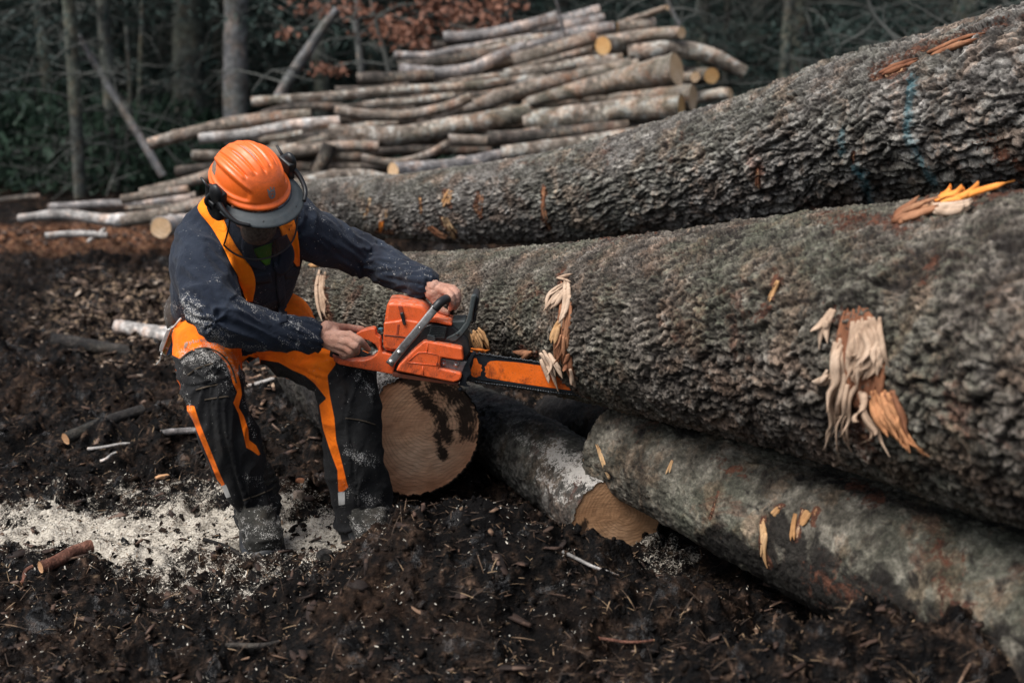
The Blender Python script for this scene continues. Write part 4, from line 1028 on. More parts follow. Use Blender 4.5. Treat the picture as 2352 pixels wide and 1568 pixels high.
# --- materials
def skin_mat():
    s = NT('weathered_skin')
    n = s.noise(18, 5, 0.6); c = s.ramp(n, [(0.3, (0.34, 0.15, 0.10)), (0.5, (0.48, 0.25, 0.175)), (0.7, (0.58, 0.34, 0.255))])
    c = s.mix(s.math('MULTIPLY', s.rng(s.noise(60, 5, 0.7), 0.52, 0.7), 0.45), c, (0.20, 0.095, 0.06))
    c = s.mix(s.rng(s.noise(420, 2, 0.5), 0.72, 0.78), c, (0.75, 0.68, 0.55))
    s.col(c); s.rough(0.55, 0.4); s.b.inputs['Subsurface Weight'].default_value = 0.08; s.b.inputs['Subsurface Radius'].default_value = (0.01, 0.004, 0.002)
    b1 = s.bump(s.noise(60, 6, 0.75, 1.0), 0.9, 0.006); s.bump(s.vor(260), 0.25, 0.001, b1); return s.m
SKIN = skin_mat()
def cloth_mat(name, c0, c1, weave=900, dustk=0.5, rough=0.92, dirt=(0.03, 0.02, 0.015), dirtk=0.3, attr=None, sheen=0.03):
    s = NT(name)
    c = s.ramp(s.noise(9, 5, 0.6), [(0.35, c0), (0.65, c1)])
    if attr is not None:
        a = s.attr('zone')       # > 0 inside the coloured panel
        c = s.mix(s.rng(a, -0.0012, 0.0012), c, s.ramp(s.noise(12, 4), [(0.35, attr[0]), (0.65, attr[1])]))
        a2 = s.attr('tape')
        c = s.mix(s.rng(a2, -0.001, 0.001), c, (0.42, 0.41, 0.39))
    d = s.rng(s.noise(7, 6, 0.75, 0.6), 0.52, 0.74)
    c = s.mix(s.math('MULTIPLY', d, dirtk), c, dirt)
    # sawdust flecks: more where the cloth faces up and where 'dust' is high
    fl = s.rng(s.noise(300, 3, 0.7, 0.3), 0.3, 0.7); cl = s.rng(s.noise(28, 4, 0.7), 0.3, 0.7)
    q = s.math('ADD', s.math('MULTIPLY', fl, 0.65), s.math('MULTIPLY', cl, 0.35))
    q = s.math('ADD', q, s.math('MULTIPLY', s.attr('dust'), 0.42)); q = s.math('ADD', q, s.math('MULTIPLY', s.up(-0.2, 1.0), 0.10 * dustk))
    c = s.mix(s.math('MULTIPLY', s.rng(q, 0.96, 1.04), 0.85), c, (0.50, 0.48, 0.45))
    v = s.vor(70, 'F1'); c = s.mix(s.math('MULTIPLY', s.math('MULTIPLY', s.rng(v, 0.10, 0.06), dustk), s.rng(s.noise(5, 3), 0.42, 0.6)), c, (0.6, 0.57, 0.52))
    s.col(c); s.rough(rough, 0.08); s.b.inputs['Sheen Weight'].default_value = sheen; s.b.inputs['Sheen Roughness'].default_value = 0.6
    b = s.bump(s.noise(26, 6, 0.62, 1.2), 0.55, 0.010); s.bump(s.noise(weave, 2), 0.3, 0.0008, b)
    return s.m
NAVY = cloth_mat('navy_work_shirt', (0.010, 0.014, 0.024), (0.024, 0.031, 0.046), dustk=0.7, sheen=0.06)
ORANGE = ((0.80, 0.135, 0.006), (0.95, 0.20, 0.010))
TROU = cloth_mat('orange_black_trousers', (0.009, 0.009, 0.010), (0.022, 0.022, 0.022), dustk=0.6, attr=ORANGE, dirt=(0.03, 0.018, 0.012), dirtk=0.35)
STRAP = cloth_mat('orange_webbing', (0.92, 0.20, 0.008), (1.0, 0.27, 0.012), dustk=0.3, dirtk=0.12, rough=0.7)
GREEN = cloth_mat('green_undershirt', (0.05, 0.16, 0.02), (0.08, 0.22, 0.03), dustk=0.2)
BOOTM = cloth_mat('muddy_boot_leather', (0.010, 0.010, 0.009), (0.034, 0.032, 0.027), dustk=1.0, dirt=(0.06, 0.048, 0.036), dirtk=0.5, rough=0.5)
def plain(name, c, rough=0.5, metal=0.0, var=0.25, nscale=30, spec=0.4, dirt=None, dk=0.0, bump=0.15, speck=0.0):
    s = NT(name); n = s.noise(nscale, 5, 0.65)
    k = s.ramp(n, [(0.3, tuple(x * (1 - var) for x in c)), (0.7, tuple(min(1, x * (1 + var)) for x in c))])
    if dirt: k = s.mix(s.math('MULTIPLY', s.rng(s.noise(nscale * 0.5, 6, 0.78, 0.5), 0.48, 0.66), dk), k, dirt)
    if speck:
        k = s.mix(s.math('MULTIPLY', s.rng(s.noise(260, 3, 0.7), 0.60, 0.68), speck), k, (0.03, 0.022, 0.018))
        k = s.mix(s.math('MULTIPLY', s.rng(s.noise(340, 2, 0.6, 0, s.mapv((1, 1.1, 1.2))), 0.66, 0.72), speck), k, (0.55, 0.42, 0.32))
    if speck > 0.8: k = s.mix(s.math('MULTIPLY', s.math('MULTIPLY', s.up(0.35, 0.9), s.rng(s.noise(90, 5, 0.8), 0.45, 0.6)), 0.6), k, (0.42, 0.34, 0.27))
    s.col(k); s.rough(s.ramp(s.noise(nscale * 1.7, 4), [(0.3, max(0.05, rough - 0.12)), (0.7, min(1, rough + 0.15))]), spec)
    s.b.inputs['Metallic'].default_value = metal; s.bump(s.noise(nscale * 4, 4), bump, 0.002); return s.m
BLACKP = plain('black_plastic', (0.012, 0.013, 0.014), 0.42, dirt=(0.05, 0.042, 0.035), dk=0.4)
GREYP = plain('grey_brim_plastic', (0.045, 0.054, 0.058), 0.55, var=0.2, dirt=(0.10, 0.09, 0.08), dk=0.25)
HELM = plain('orange_helmet_shell', (0.86, 0.150, 0.022), 0.33, var=0.07, nscale=14, spec=0.5, dirt=(0.30, 0.05, 0.012), dk=0.45, bump=0.06)
EMB = plain('grey_emblem', (0.22, 0.21, 0.20), 0.6)
PRINT = plain('grey_print', (0.26, 0.20, 0.16), 0.8)

# --- hands: finger chains in the picture of the saw (zoom pixels) and distance
def Z6(x, y, Y): return W(705.6 + 0.3 * x, 602.1 + 0.3 * y, Y)
def hand(mb, wrist, elbow, mcps, fingers, thumb, rads, wr=0.029, palm=None):
    wrist = np.asarray(wrist); d = wrist - elbow; d /= np.linalg.norm(d)
    chain(mb, [elbow, wrist - d * 0.05, wrist + d * 0.012], [0.038, wr, wr * 0.96])
    for k, (m, f, r) in enumerate(zip(mcps, fingers, rads)):
        m = Z6(*m)
        chain(mb, [wrist + (m - wrist) * 0.08, (wrist + m) / 2, m], [0.019, 0.0165, r * 1.22], 14)
        P = [m] + [Z6(*q) for q in f]
        chain(mb, P, [r * 1.18] + [r * s_ for s_ in (1.10, 0.96, 0.82)][:len(f)], 14, 20)
        mb.add(*ellip(m, (r * 1.30,) * 3, None, 12, 8)); mb.add(*ellip(P[1], (r * 1.16,) * 3, None, 12, 8))
    T_ = [Z6(*q) for q in thumb]
    chain(mb, T_, [0.020, 0.0135, 0.0115, 0.0095][:len(T_)] if len(T_) == 4 else [0.019, 0.012, 0.0095], 14, 22)
    if palm:
        for c, rr in palm: mb.add(*ellip(Z6(*c), (rr,) * 3, None, 16, 10))
body = MB()
hand(body, J['r_wr'], J['r_el'], [(322, 556, 3.775), (312, 606, 3.768), (290, 648, 3.772), (258, 678, 3.785)],
     [[(398, 596, 3.762), (440, 636, 3.785), (466, 668, 3.81)], [(366, 642, 3.757), (378, 682, 3.785), (352, 700, 3.82)],
      [(330, 682, 3.766), (330, 710, 3.80), (305, 706, 3.83)], [(288, 704, 3.785), (280, 722, 3.815), (262, 712, 3.84)]],
     [(150, 500, 3.80), (235, 500, 3.825), (330, 505, 3.855), (418, 513, 3.87)], [0.0098, 0.0102, 0.0096, 0.0088],
     palm=[((150, 570, 3.80), 0.026), ((210, 600, 3.795), 0.026), ((190, 540, 3.805), 0.024), ((110, 560, 3.80), 0.027)])
hand(body, J['l_wr'], J['l_el'], [(1062, 222, 3.905), (1092, 208, 3.925), (1112, 204, 3.95), (1122, 206, 3.975)],
     [[(1098, 262, 3.868), (1112, 318, 3.872), (1098, 352, 3.892)], [(1134, 246, 3.888), (1146, 300, 3.89), (1130, 345, 3.905)],
      [(1146, 240, 3.92), (1156, 290, 3.92), (1140, 332, 3.93)], [(1148, 236, 3.955), (1158, 276, 3.955), (1144, 312, 3.96)]],
     [(955, 240, 3.92), (985, 300, 3.915), (1022, 362, 3.905), (1072, 386, 3.905)], [0.0102, 0.0106, 0.0100, 0.0090],
     palm=[((985, 225, 3.93), 0.027), ((1030, 240, 3.93), 0.027), ((1000, 270, 3.925), 0.022), ((955, 200, 3.935), 0.028), ((1060, 235, 3.945), 0.024)])
# head with brow, nose, ears, jaw
def HE(c, r, nu=24, nv=16): body.add(*ellip(HL(c), np.array(r) * 0.93, HM, nu, nv))
HE((0, -0.005, 0.020), (0.076, 0.094, 0.090)); HE((0, 0.030, -0.070), (0.062, 0.062, 0.085)); HE((0, 0.058, -0.140), (0.040, 0.036, 0.034))
HE((0, 0.088, -0.026), (0.050, 0.012, 0.012)); HE((0, 0.104, -0.078), (0.014, 0.020, 0.015)); HE((0, 0.098, -0.058), (0.009, 0.013, 0.028))
HE((0.032, 0.078, -0.078), (0.022, 0.016, 0.020)); HE((-0.032, 0.078, -0.078), (0.022, 0.016, 0.020))
HE((0, 0.088, -0.110), (0.022, 0.010, 0.0055)); HE((0, 0.087, -0.120), (0.018, 0.010, 0.0055))
for sx in (1, -1): HE((sx * 0.080, -0.008, -0.028), (0.009, 0.020, 0.032)); HE((sx * 0.031, 0.085, -0.045), (0.012, 0.010, 0.010))
chain(body, [HL((0, -0.02, -0.04)), (HL((0, -0.03, -0.06)) + J['neck']) / 2, J['neck']], [0.050, 0.052, 0.062])
# torso and limbs under the clothes
LAT = (J['l_sh'] - J['r_sh']); LAT /= np.linalg.norm(LAT)
def tsec(c, w, d, up):
    up = np.asarray(up) / np.linalg.norm(up); l = LAT - up * (LAT @ up); l /= np.linalg.norm(l)
    return (c, l * w, np.cross(up, l) * d)
ax_ = [J['waist'] - J['pelvis'], J['chest'] - J['pelvis'], J['upper'] - J['waist'], J['neck'] - J['chest'], J['neck'] - J['upper']]
tsecs = [tsec(J[k], w, d, u) for k, w, d, u in zip(('pelvis', 'waist', 'chest', 'upper', 'neck'), (0.150, 0.140, 0.155, 0.150, 0.06), (0.10, 0.095, 0.105, 0.085, 0.055), ax_)]
body.add(*loft(tsecs))
for s_ in 'rl':
    chain(body, [J['upper'], J[s_ + '_sh'], J[s_ + '_el']], [0.05, 0.050, 0.038]); chain(body, [J[s_ + '_hip'], J[s_ + '_kn']], [0.07, 0.050]); chain(body, [J[s_ + '_kn'], J[s_ + '_an']], [0.050, 0.036])
    chain(body, [J[s_ + '_sh'], J[s_ + '_el']], [0.048, 0.036])
bV, bN, bF = remesh_data(body, 0.0028, 3, 0.45)
cre = 0.0009 * fbm(bV, 70, 3) + 0.0008 * fbm(bV * np.array([1, 1, 1]), 160, 2)
bV = bV + bN * cre[:, None]
mesh_np('body', bV, bF, SKIN, person, True, bV.mean(0))
def hair_mat():
    s = NT('grey_brown_beard'); s.col(s.ramp(s.noise(120, 4), [(0.3, (0.10, 0.072, 0.055)), (0.7, (0.30, 0.235, 0.19))])); s.rough(0.9, 0.2); s.bump(s.noise(300, 3), 0.8, 0.003); return s.m
HAIR = hair_mat()
hb = MB(); hb.add(*ellip(HL((0, -0.030, 0.005)), (0.083, 0.086, 0.080), HM)); hb.add(*ellip(HL((0, -0.07, -0.03)), (0.06, 0.04, 0.04), HM)); hb.build('hair', HAIR, person)
bb = MB(); bb.add(*ellip(HL((0, 0.056, -0.150)), (0.052, 0.042, 0.048), HM)); bb.add(*ellip(HL((0, 0.092, -0.098)), (0.026, 0.009, 0.006), HM)); bb.build('beard', HAIR, person)
for sx in (1, -1):
    eb = MB(); eb.add(*ellip(HL((sx * 0.031, 0.091, -0.044)), (0.009, 0.008, 0.006), HM, 14, 9)); eb.build('eye', plain('eye_white', (0.5, 0.48, 0.45), 0.2), person)

# --- shirt
sh = MB()
def cb(*a): return sum(np.asarray(x) for x in a) / len(a)
hem_c = W(548, 752, 4.18)
secs = [tsec(W(556, 772, 4.17), 0.165, 0.125, ax_[0]), tsec(hem_c, 0.178, 0.135, ax_[0]), tsec(J['waist'], 0.178, 0.140, ax_[1]), tsec(J['chest'], 0.180, 0.145, ax_[2]),
        tsec(J['upper'], 0.170, 0.125, ax_[3]), tsec(J['neck'] * 0.75 + J['upper'] * 0.25, 0.125, 0.095, ax_[4]), tsec(J['neck'], 0.080, 0.078, ax_[4])]
sh.add(*loft(secs))
chain(sh, [W(560, 520, 3.95), W(505, 508, 3.93), J['r_sh']], [0.072, 0.074, 0.080]); chain(sh, [W(600, 515, 3.98), W(650, 495, 4.0), J['l_sh']], [0.072, 0.075, 0.080])
chain(sh, [J['r_sh'], W(474, 640, 3.80), J['r_el'], W(600, 758, 3.745), W(712, 772, 3.795)], [0.082, 0.078, 0.068, 0.056, 0.043], 20)
chain(sh, [J['l_sh'], W(768, 562, 4.06), J['l_el'], W(920, 628, 4.03), W(972, 651, 3.955)], [0.082, 0.068, 0.057, 0.049, 0.043], 20)
sh.add(*ellip(W(452, 668, 4.08), (0.075, 0.10, 0.12))); sh.add(*ellip(W(440, 610, 4.05), (0.06, 0.10, 0.11)))   # shirt blousing over the back and side
sh.add(*ellip(W(468, 705, 4.12), (0.095, 0.11, 0.06)))
sV, sN, sF = remesh_data(sh, 0.0048, 8, 0.5)
SEGS = [(J['r_sh'], J['r_el']), (J['r_el'], J['r_wr']), (J['l_sh'], J['l_el']), (J['l_el'], J['l_wr']), (J['pelvis'], J['chest']), (J['chest'], J['neck'])]
def folds(V, N, segs, amps, bends, seed=0, f_al=16, f_ar=3.2, sagdir=None):
    S, RV, ID, D = seg_coords(V, segs)
    u = RV / (np.linalg.norm(RV, axis=1)[:, None] + 1e-9)
    wv = 0.05 * fbm(V, 6, 3, seed + 1)
    q = np.stack([(S + wv) * f_al, u[:, 0] * f_ar * 0.35 + u[:, 1] * f_ar * 0.35, u[:, 2] * f_ar * 0.5], 1)
    # folds run round the limb but drift diagonally
    q[:, 0] += 2.2 * np.arctan2(u[:, 2], u[:, 0]) * 0.6
    r1 = 1 - np.abs(pn(q, 1.0, seed)) * 2.4; r1 = np.sign(r1) * np.abs(r1) ** 1.2
    r2 = pn(q * np.array([2.1, 1.6, 1.6]), 1.0, seed + 3)
    a = np.array(amps)[ID]
    b = np.zeros(len(V))
    for c, w in bends: b = np.maximum(b, np.exp(-((np.linalg.norm(V - c, axis=1) / w) ** 2)))
    return V + N * (a * (0.35 + 1.0 * b) * (r1 + 0.45 * r2) * 0.75)[:, None]
sV = folds(sV, sN, SEGS, [0.013, 0.011, 0.011, 0.010, 0.008, 0.004], [(J['r_el'], 0.13), (J['l_el'], 0.13), (J['l_wr'], 0.09), (J['r_wr'], 0.09), (W(500, 690, 4.1), 0.13), (J['r_sh'], 0.09), (J['l_sh'], 0.12)], 2)
sV = sV + sN * (0.003 * fbm(sV, 18, 3, 5))[:, None]
pj = proj(sV)
sd_ = np.zeros(len(sV))
for pl, w, k in [([(420, 700), (450, 740), (520, 790)], 45, 0.95), ([(560, 690), (640, 725), (720, 770)], 42, 0.5), ([(650, 780), (720, 800)], 30, 0.5), ([(850, 600), (960, 640), (985, 640)], 35, 0.35), ([(500, 790), (620, 800)], 22, 0.5), ([(700, 500), (830, 560)], 40, 0.15)]:
    sd_ = np.maximum(sd_, k * np.clip(1.1 - line_dist(pj, pl) / w, 0, 1))
shirt = mesh_np('shirt', sV, sF, NAVY, person, True, sV.mean(0), {'dust': sd_})
sh_bvh = bvh_of(sV, sF)
CAMP = Vector((0, 0, CAMH))
def hit(bvh, px, py, off=0.0):
    d = Vector(W(px, py, 4.0)) - CAMP; d.normalize()
    h = bvh.ray_cast(CAMP, d)
    if h[0] is None: return None, None
    n = h[1]
    if n.dot(d) > 0: n = -n
    return np.array(h[0]), np.array(n)
def ribbon(name, bvh, pts, w, mat, parent, off=0.004, th=0.003, nacr=7, step=5.0, smooth_n=3, w2=None):
    """a strip of cloth laid on the surface along a picture polyline; w half width in picture pixels"""
    P = np.asarray(pts, float); L = np.linalg.norm(np.diff(P, axis=0), axis=1).sum(); n = max(4, int(L / step))
    ws = np.linspace(w, w if w2 is None else w2, len(P)) if np.ndim(w) == 0 else np.asarray(w)
    P, e = resample(P, n, ws); T = np.gradient(P, axis=0); T /= np.linalg.norm(T, axis=1)[:, None]; Nn = np.stack([-T[:, 1], T[:, 0]], 1)
    G = np.full((n, nacr, 3), np.nan); GN = np.full((n, nacr, 3), np.nan)
    for i in range(n):
        for j in range(nacr):
            q = P[i] + Nn[i] * e[i, 0] * (2 * j / (nacr - 1) - 1)
            h, nn = hit(bvh, *q)
            if h is not None: G[i, j] = h; GN[i, j] = nn
    for _ in range(4):                       # fill misses from neighbours
        for i in range(n):
            for j in range(nacr):
                if np.isnan(G[i, j, 0]):
                    c = [(a, b) for a, b in ((i - 1, j), (i + 1, j), (i, j - 1), (i, j + 1)) if 0 <= a < n and 0 <= b < nacr and not np.isnan(G[a, b, 0])]
                    if c: G[i, j] = np.mean([G[a, b] for a, b in c], 0); GN[i, j] = np.mean([GN[a, b] for a, b in c], 0)
    if np.isnan(G).any(): G = np.where(np.isnan(G), np.nanmean(G, axis=(0, 1)), G); GN = np.where(np.isnan(GN), np.nanmean(GN, axis=(0, 1)), GN)
    O = G + GN * off
    for _ in range(smooth_n):
        A = O.copy(); A[1:-1] = (O[:-2] + 2 * O[1:-1] + O[2:]) / 4; O = np.where(np.einsum('ijk,ijk->ij', A - O, GN)[..., None] > -off * 0.8, A, O)
    mb = MB(); Bk = O - GN * th
    Vv = np.concatenate([O.reshape(-1, 3), Bk.reshape(-1, 3)]); q = grid_faces(n, nacr); m = n * nacr
    ed = [(i * nacr, (i + 1) * nacr) for i in range(n - 1)]; ed2 = [((i + 1) * nacr + nacr - 1, i * nacr + nacr - 1) for i in range(n - 1)]
    ed3 = [(j + 1, j) for j in range(nacr - 1)]; ed4 = [((n - 1) * nacr + j, (n - 1) * nacr + j + 1) for j in range(nacr - 1)]
    side = np.array([[a, b, b + m, a + m] for a, b in ed + ed2 + ed3 + ed4])
    mb.add(Vv, q, q[:, ::-1] + m, side)
    return mb.build(name, mat, parent)
st1 = ribbon('suspender', sh_bvh, [(466, 452), (480, 480), (500, 515), (520, 556), (543, 596), (565, 633), (572, 690)], [24, 22, 17, 14, 18, 19, 8], STRAP, person, 0.006)
st2 = ribbon('suspender', sh_bvh, [(648, 490), (658, 513), (668, 552), (677, 590), (681, 610)], [20, 20, 18, 11, 3], STRAP, person, 0.006)
ribbon('undershirt', sh_bvh, [(600, 566), (606, 584), (615, 608)], [26, 18, 5], GREEN, person, 0.002)
BLK = cloth_mat('black_elastic', (0.012, 0.012, 0.013), (0.022, 0.022, 0.023), dustk=0.2)
ribbon('shirt_placket', sh_bvh, [(632, 560), (640, 620), (645, 680), (650, 742)], 9, NAVY, person, 0.0045, nacr=5)
ribbon('collar', sh_bvh, [(640, 545), (655, 590), (636, 622), (628, 600)], [16, 16, 9, 3], NAVY, person, 0.010, nacr=6)
ribbon('collar', sh_bvh, [(572, 540), (568, 575), (592, 606), (608, 612)], [15, 14, 9, 3], NAVY, person, 0.010, nacr=6)
ribbon('pocket_flap', sh_bvh, [(650, 628), (684, 624)], 11, NAVY, person, 0.005, nacr=4)
ribbon('pocket_flap', sh_bvh, [(585, 640), (622, 634)], 11, NAVY, person, 0.005, nacr=4)
# seams and cuffs
def cuff(a, b, r, name='cuff'):
    a = np.asarray(a); b = np.asarray(b); P = np.array([a + (b - a) * t for t in (0, 0.25, 0.5, 0.75, 1.0)])
    m = MB(); V, Q = tube(P, [r * 0.99, r, r * 1.01, r * 1.0, r * 0.97], 40, False); V2, Q2 = tube(P, [r - 0.004] * 5, 40, False)
    n = len(V); end = np.array([[4 * 40 + j, 4 * 40 + (j + 1) % 40, n + 4 * 40 + (j + 1) % 40, n + 4 * 40 + j] for j in range(40)])
    VV = np.concatenate([V, V2]); c = VV.mean(0); d = VV - c; VV = VV + (d / np.linalg.norm(d, axis=1)[:, None]) * (0.002 * fbm(VV, 40, 3))[:, None]
    m.add(VV, Q, Q2[:, ::-1] + n, end); return m.build(name, NAVY, person)
cuff(W(684, 767, 3.782), W(724, 773, 3.803), 0.0435); cuff(W(946, 640, 3.995), W(980, 654, 3.95), 0.0435)

# --- trousers
tm = MB()
psec = [tsec(W(540, 700, 4.20), 0.150, 0.115, ax_[0]), tsec(W(546, 728, 4.20), 0.172, 0.125, ax_[0]), tsec(W(553, 765, 4.20), 0.170, 0.125, ax_[0]), tsec(W(556, 792, 4.20), 0.12, 0.10, ax_[0])]
tm.add(*loft(psec))
chain(tm, [J['r_hip'], W(474, 800, 3.99), W(482, 858, 3.83)], [0.098, 0.095, 0.082], 24)
chain(tm, [W(482, 858, 3.83), W(505, 940, 3.80), W(540, 1050, 3.83), W(578, 1130, 3.865), W(589, 1172, 3.875)], [0.083, 0.078, 0.073, 0.064, 0.060], 24)
chain(tm, [W(655, 735, 4.18), W(660, 780, 4.12), W(725, 818, 4.02), W(792, 862, 3.93)], [0.085, 0.098, 0.090, 0.080], 24)
chain(tm, [W(792, 862, 3.93), W(804, 950, 3.90), W(814, 1060, 3.91), W(830, 1150, 3.93), W(838, 1222, 3.935)], [0.085, 0.084, 0.084, 0.082, 0.078], 24)
tV, tN, tF = remesh_data(tm, 0.0048, 7, 0.5)
TS = [(J['r_hip'], J['r_kn']), (J['r_kn'], J['r_an']), (J['l_hip'], J['l_kn']), (J['l_kn'], J['l_an'])]
tV = folds(tV, tN, TS, [0.015, 0.017, 0.015, 0.017], [(J['r_kn'], 0.12), (J['l_kn'], 0.12), (W(560, 790, 4.15), 0.12), (J['r_an'], 0.13), (J['l_an'], 0.16), (W(600, 1000, 3.8), 0.1)], 12, 10, 2.6)
tV = tV + tN * (0.004 * fbm(tV, 13, 3, 8))[:, None]
tp = proj(tV)
front = np.einsum('ij,ij->i', tN, np.array([0, 0, CAMH]) - tV) > 0
# orange panels as seen from the front; black everywhere else on the shins, orange round the seat and thighs behind
OR = [[(385, 640), (760, 640), (775, 800), (770, 838), (752, 862), (757, 905), (768, 960), (772, 1010), (790, 1080), (797, 1110), (800, 1118), (786, 1130), (777, 1128), (775, 1080), (760, 1040), (742, 985), (733, 930), (750, 915), (722, 880), (700, 862), (672, 850), (640, 832), (600, 826), (572, 818), (548, 838), (547, 860), (552, 880), (556, 905), (548, 935), (560, 955), (570, 985), (572, 1010), (588, 1022), (598, 1042), (594, 1046), (578, 1034), (566, 1028), (560, 1000), (548, 950), (536, 925), (545, 900), (535, 880), (530, 862), (520, 835), (500, 812), (478, 800), (455, 800), (430, 812), (415, 824), (395, 815)],
      [(432, 930), (446, 932), (460, 975), (482, 1030), (502, 1080), (516, 1112), (506, 1120), (490, 1080), (465, 1020), (440, 960), (425, 935)]]
z = np.full(len(tV), -1e3)
for P_ in OR: z = np.maximum(z, poly_dist(tp, P_))
z = z / 820.0                                     # metres
S_, RV_, ID_, D_ = seg_coords(tV, TS)
backz = np.where((ID_ == 0) | (ID_ == 2), 0.02, -0.02)
z = np.where(front, z, backz)
tape = np.maximum(poly_dist(tp, [(505, 1117), (519, 1112), (530, 1140), (512, 1146)]), poly_dist(tp, [(776, 1130), (792, 1128), (792, 1158), (778, 1160)])) / 820.0
tape = np.where(front, tape, -0.02)
td = np.zeros(len(tV))
for pl, w, k in [([(440, 815), (490, 815), (540, 860)], 45, 0.85), ([(440, 860), (520, 870)], 35, 0.6), ([(800, 840), (850, 900)], 35, 0.5), ([(800, 1040), (860, 1060)], 28, 0.75), ([(800, 1130), (870, 1160), (880, 1190)], 45, 0.6), ([(560, 900), (580, 1000)], 20, 0.6), ([(560, 1090), (620, 1140)], 35, 0.35), ([(420, 880), (440, 960)], 20, 0.5)]:
    td = np.maximum(td, k * np.clip(1.1 - line_dist(tp, pl) / w, 0, 1))
trousers = mesh_np('trousers', tV, tF, TROU, person, True, tV.mean(0), {'zone': z, 'tape': tape, 'dust': td})
tr_bvh = bvh_of(tV, tF)
# hem bands, seams and the printed name on the thigh
for pts in ([(432, 862), (447, 850), (470, 840), (490, 835)], [(450, 895), (475, 888), (500, 883)], [(470, 918), (500, 913), (525, 910)], [(560, 1148), (595, 1135), (625, 1122)], [(795, 960), (830, 965), (862, 975)], [(414, 826), (440, 806), (470, 800), (505, 812), (530, 842), (542, 880)]):
    ribbon('seam', tr_bvh, pts, 1.5, plain('brown_seam', (0.06, 0.045, 0.03), 0.9), person, 0.0028, 0.002, 3, 4)
def text_on(bvh, txt, base, hgt, mat, name, parent, off=0.0012):
    cu = bpy.data.curves.new('t', 'FONT'); cu.body = txt; cu.resolution_u = 3
    o = bpy.data.objects.new('t', cu); COL.objects.link(o)
    dg = bpy.context.evaluated_depsgraph_get(); dg.update(); me = bpy.data.meshes.new_from_object(o.evaluated_get(dg))
    bm = bmesh.new(); bm.from_mesh(me); bmesh.ops.triangulate(bm, faces=bm.faces[:])
    V = np.array([v.co[:] for v in bm.verts]); F = np.array([[v.index for v in f.verts] for f in bm.faces]); bm.free()
    bpy.data.objects.remove(o)
    V[:, 0] -= V[:, 0].min(); wd = V[:, 0].max()
    P = resample(np.asarray(base, float), 60); T = np.gradient(P, axis=0); T /= np.linalg.norm(T, axis=1)[:, None]
    O = []
    for x, y, _ in V:
        t = x / wd * 59; i = int(min(58, t)); f = t - i
        c = P[i] * (1 - f) + P[i + 1] * f; tt = T[i]; q = c + np.array([tt[1], -tt[0]]) * y * hgt
        h, nn = hit(bvh, *q)
        if h is None: h = W(*q, 3.95); nn = np.array([0, -1, 0])
        O.append(h + nn * off)
    m = MB(); m.add(np.array(O), F); return m.build(name, mat, parent, smooth=False)
def V7(x, y): return (357.5 + 0.144 * x, 677.3 + 0.144 * y)
text_on(tr_bvh, 'Husqvarna', [V7(552, 800), V7(650, 762), V7(800, 745), V7(900, 775), V7(1000, 825), V7(1085, 885)], 12.5, PRINT, 'printed_name', person)
def emblem(project, mat, name, parent, w, h):
    """crowned shield with an H: strokes in a -1..1 square, project(u, v) gives a surface point"""
    st = [([(-0.7, 0.35), (-0.7, -0.35), (-0.35, -0.85), (0.35, -0.85), (0.7, -0.35), (0.7, 0.35)], 0.16), ([(-0.7, 0.30), (0.7, 0.30)], 0.16), ([(-0.28, 0.1), (-0.28, -0.55)], 0.11), ([(0.28, 0.1), (0.28, -0.55)], 0.11), ([(-0.28, -0.22), (0.28, -0.22)], 0.11),
          ([(-0.72, 0.35), (-0.80, 0.80)], 0.17), ([(0, 0.40), (0, 0.98)], 0.17), ([(0.72, 0.35), (0.80, 0.80)], 0.17)]
    m = MB()
    for pl, sw in st:
        P = resample(np.array(pl, float), 3 * len(pl)) if len(pl) == 2 else np.concatenate([np.linspace(a, b, 4) for a, b in zip(np.array(pl[:-1], float), np.array(pl[1:], float))])
        T = np.gradient(P, axis=0); T /= np.linalg.norm(T, axis=1)[:, None] + 1e-9; Nn = np.stack([-T[:, 1], T[:, 0]], 1)
        G = np.stack([P - Nn * sw, P, P + Nn * sw], 1)
        m.add(np.array([[project(*q) for q in r_] for r_ in G]).reshape(-1, 3), grid_faces(len(P), 3))
    return m.build(name, mat, parent, smooth=False)
def p_thigh(u, v):
    q = V7(488 + 30 * u + 8 * v, 795 - 50 * v - 12 * u); h, nn = hit(tr_bvh, *q)
    return (h + nn * 0.0015) if h is not None else W(*q, 3.95)
emblem(p_thigh, PRINT, 'printed_emblem', person, 1, 1)

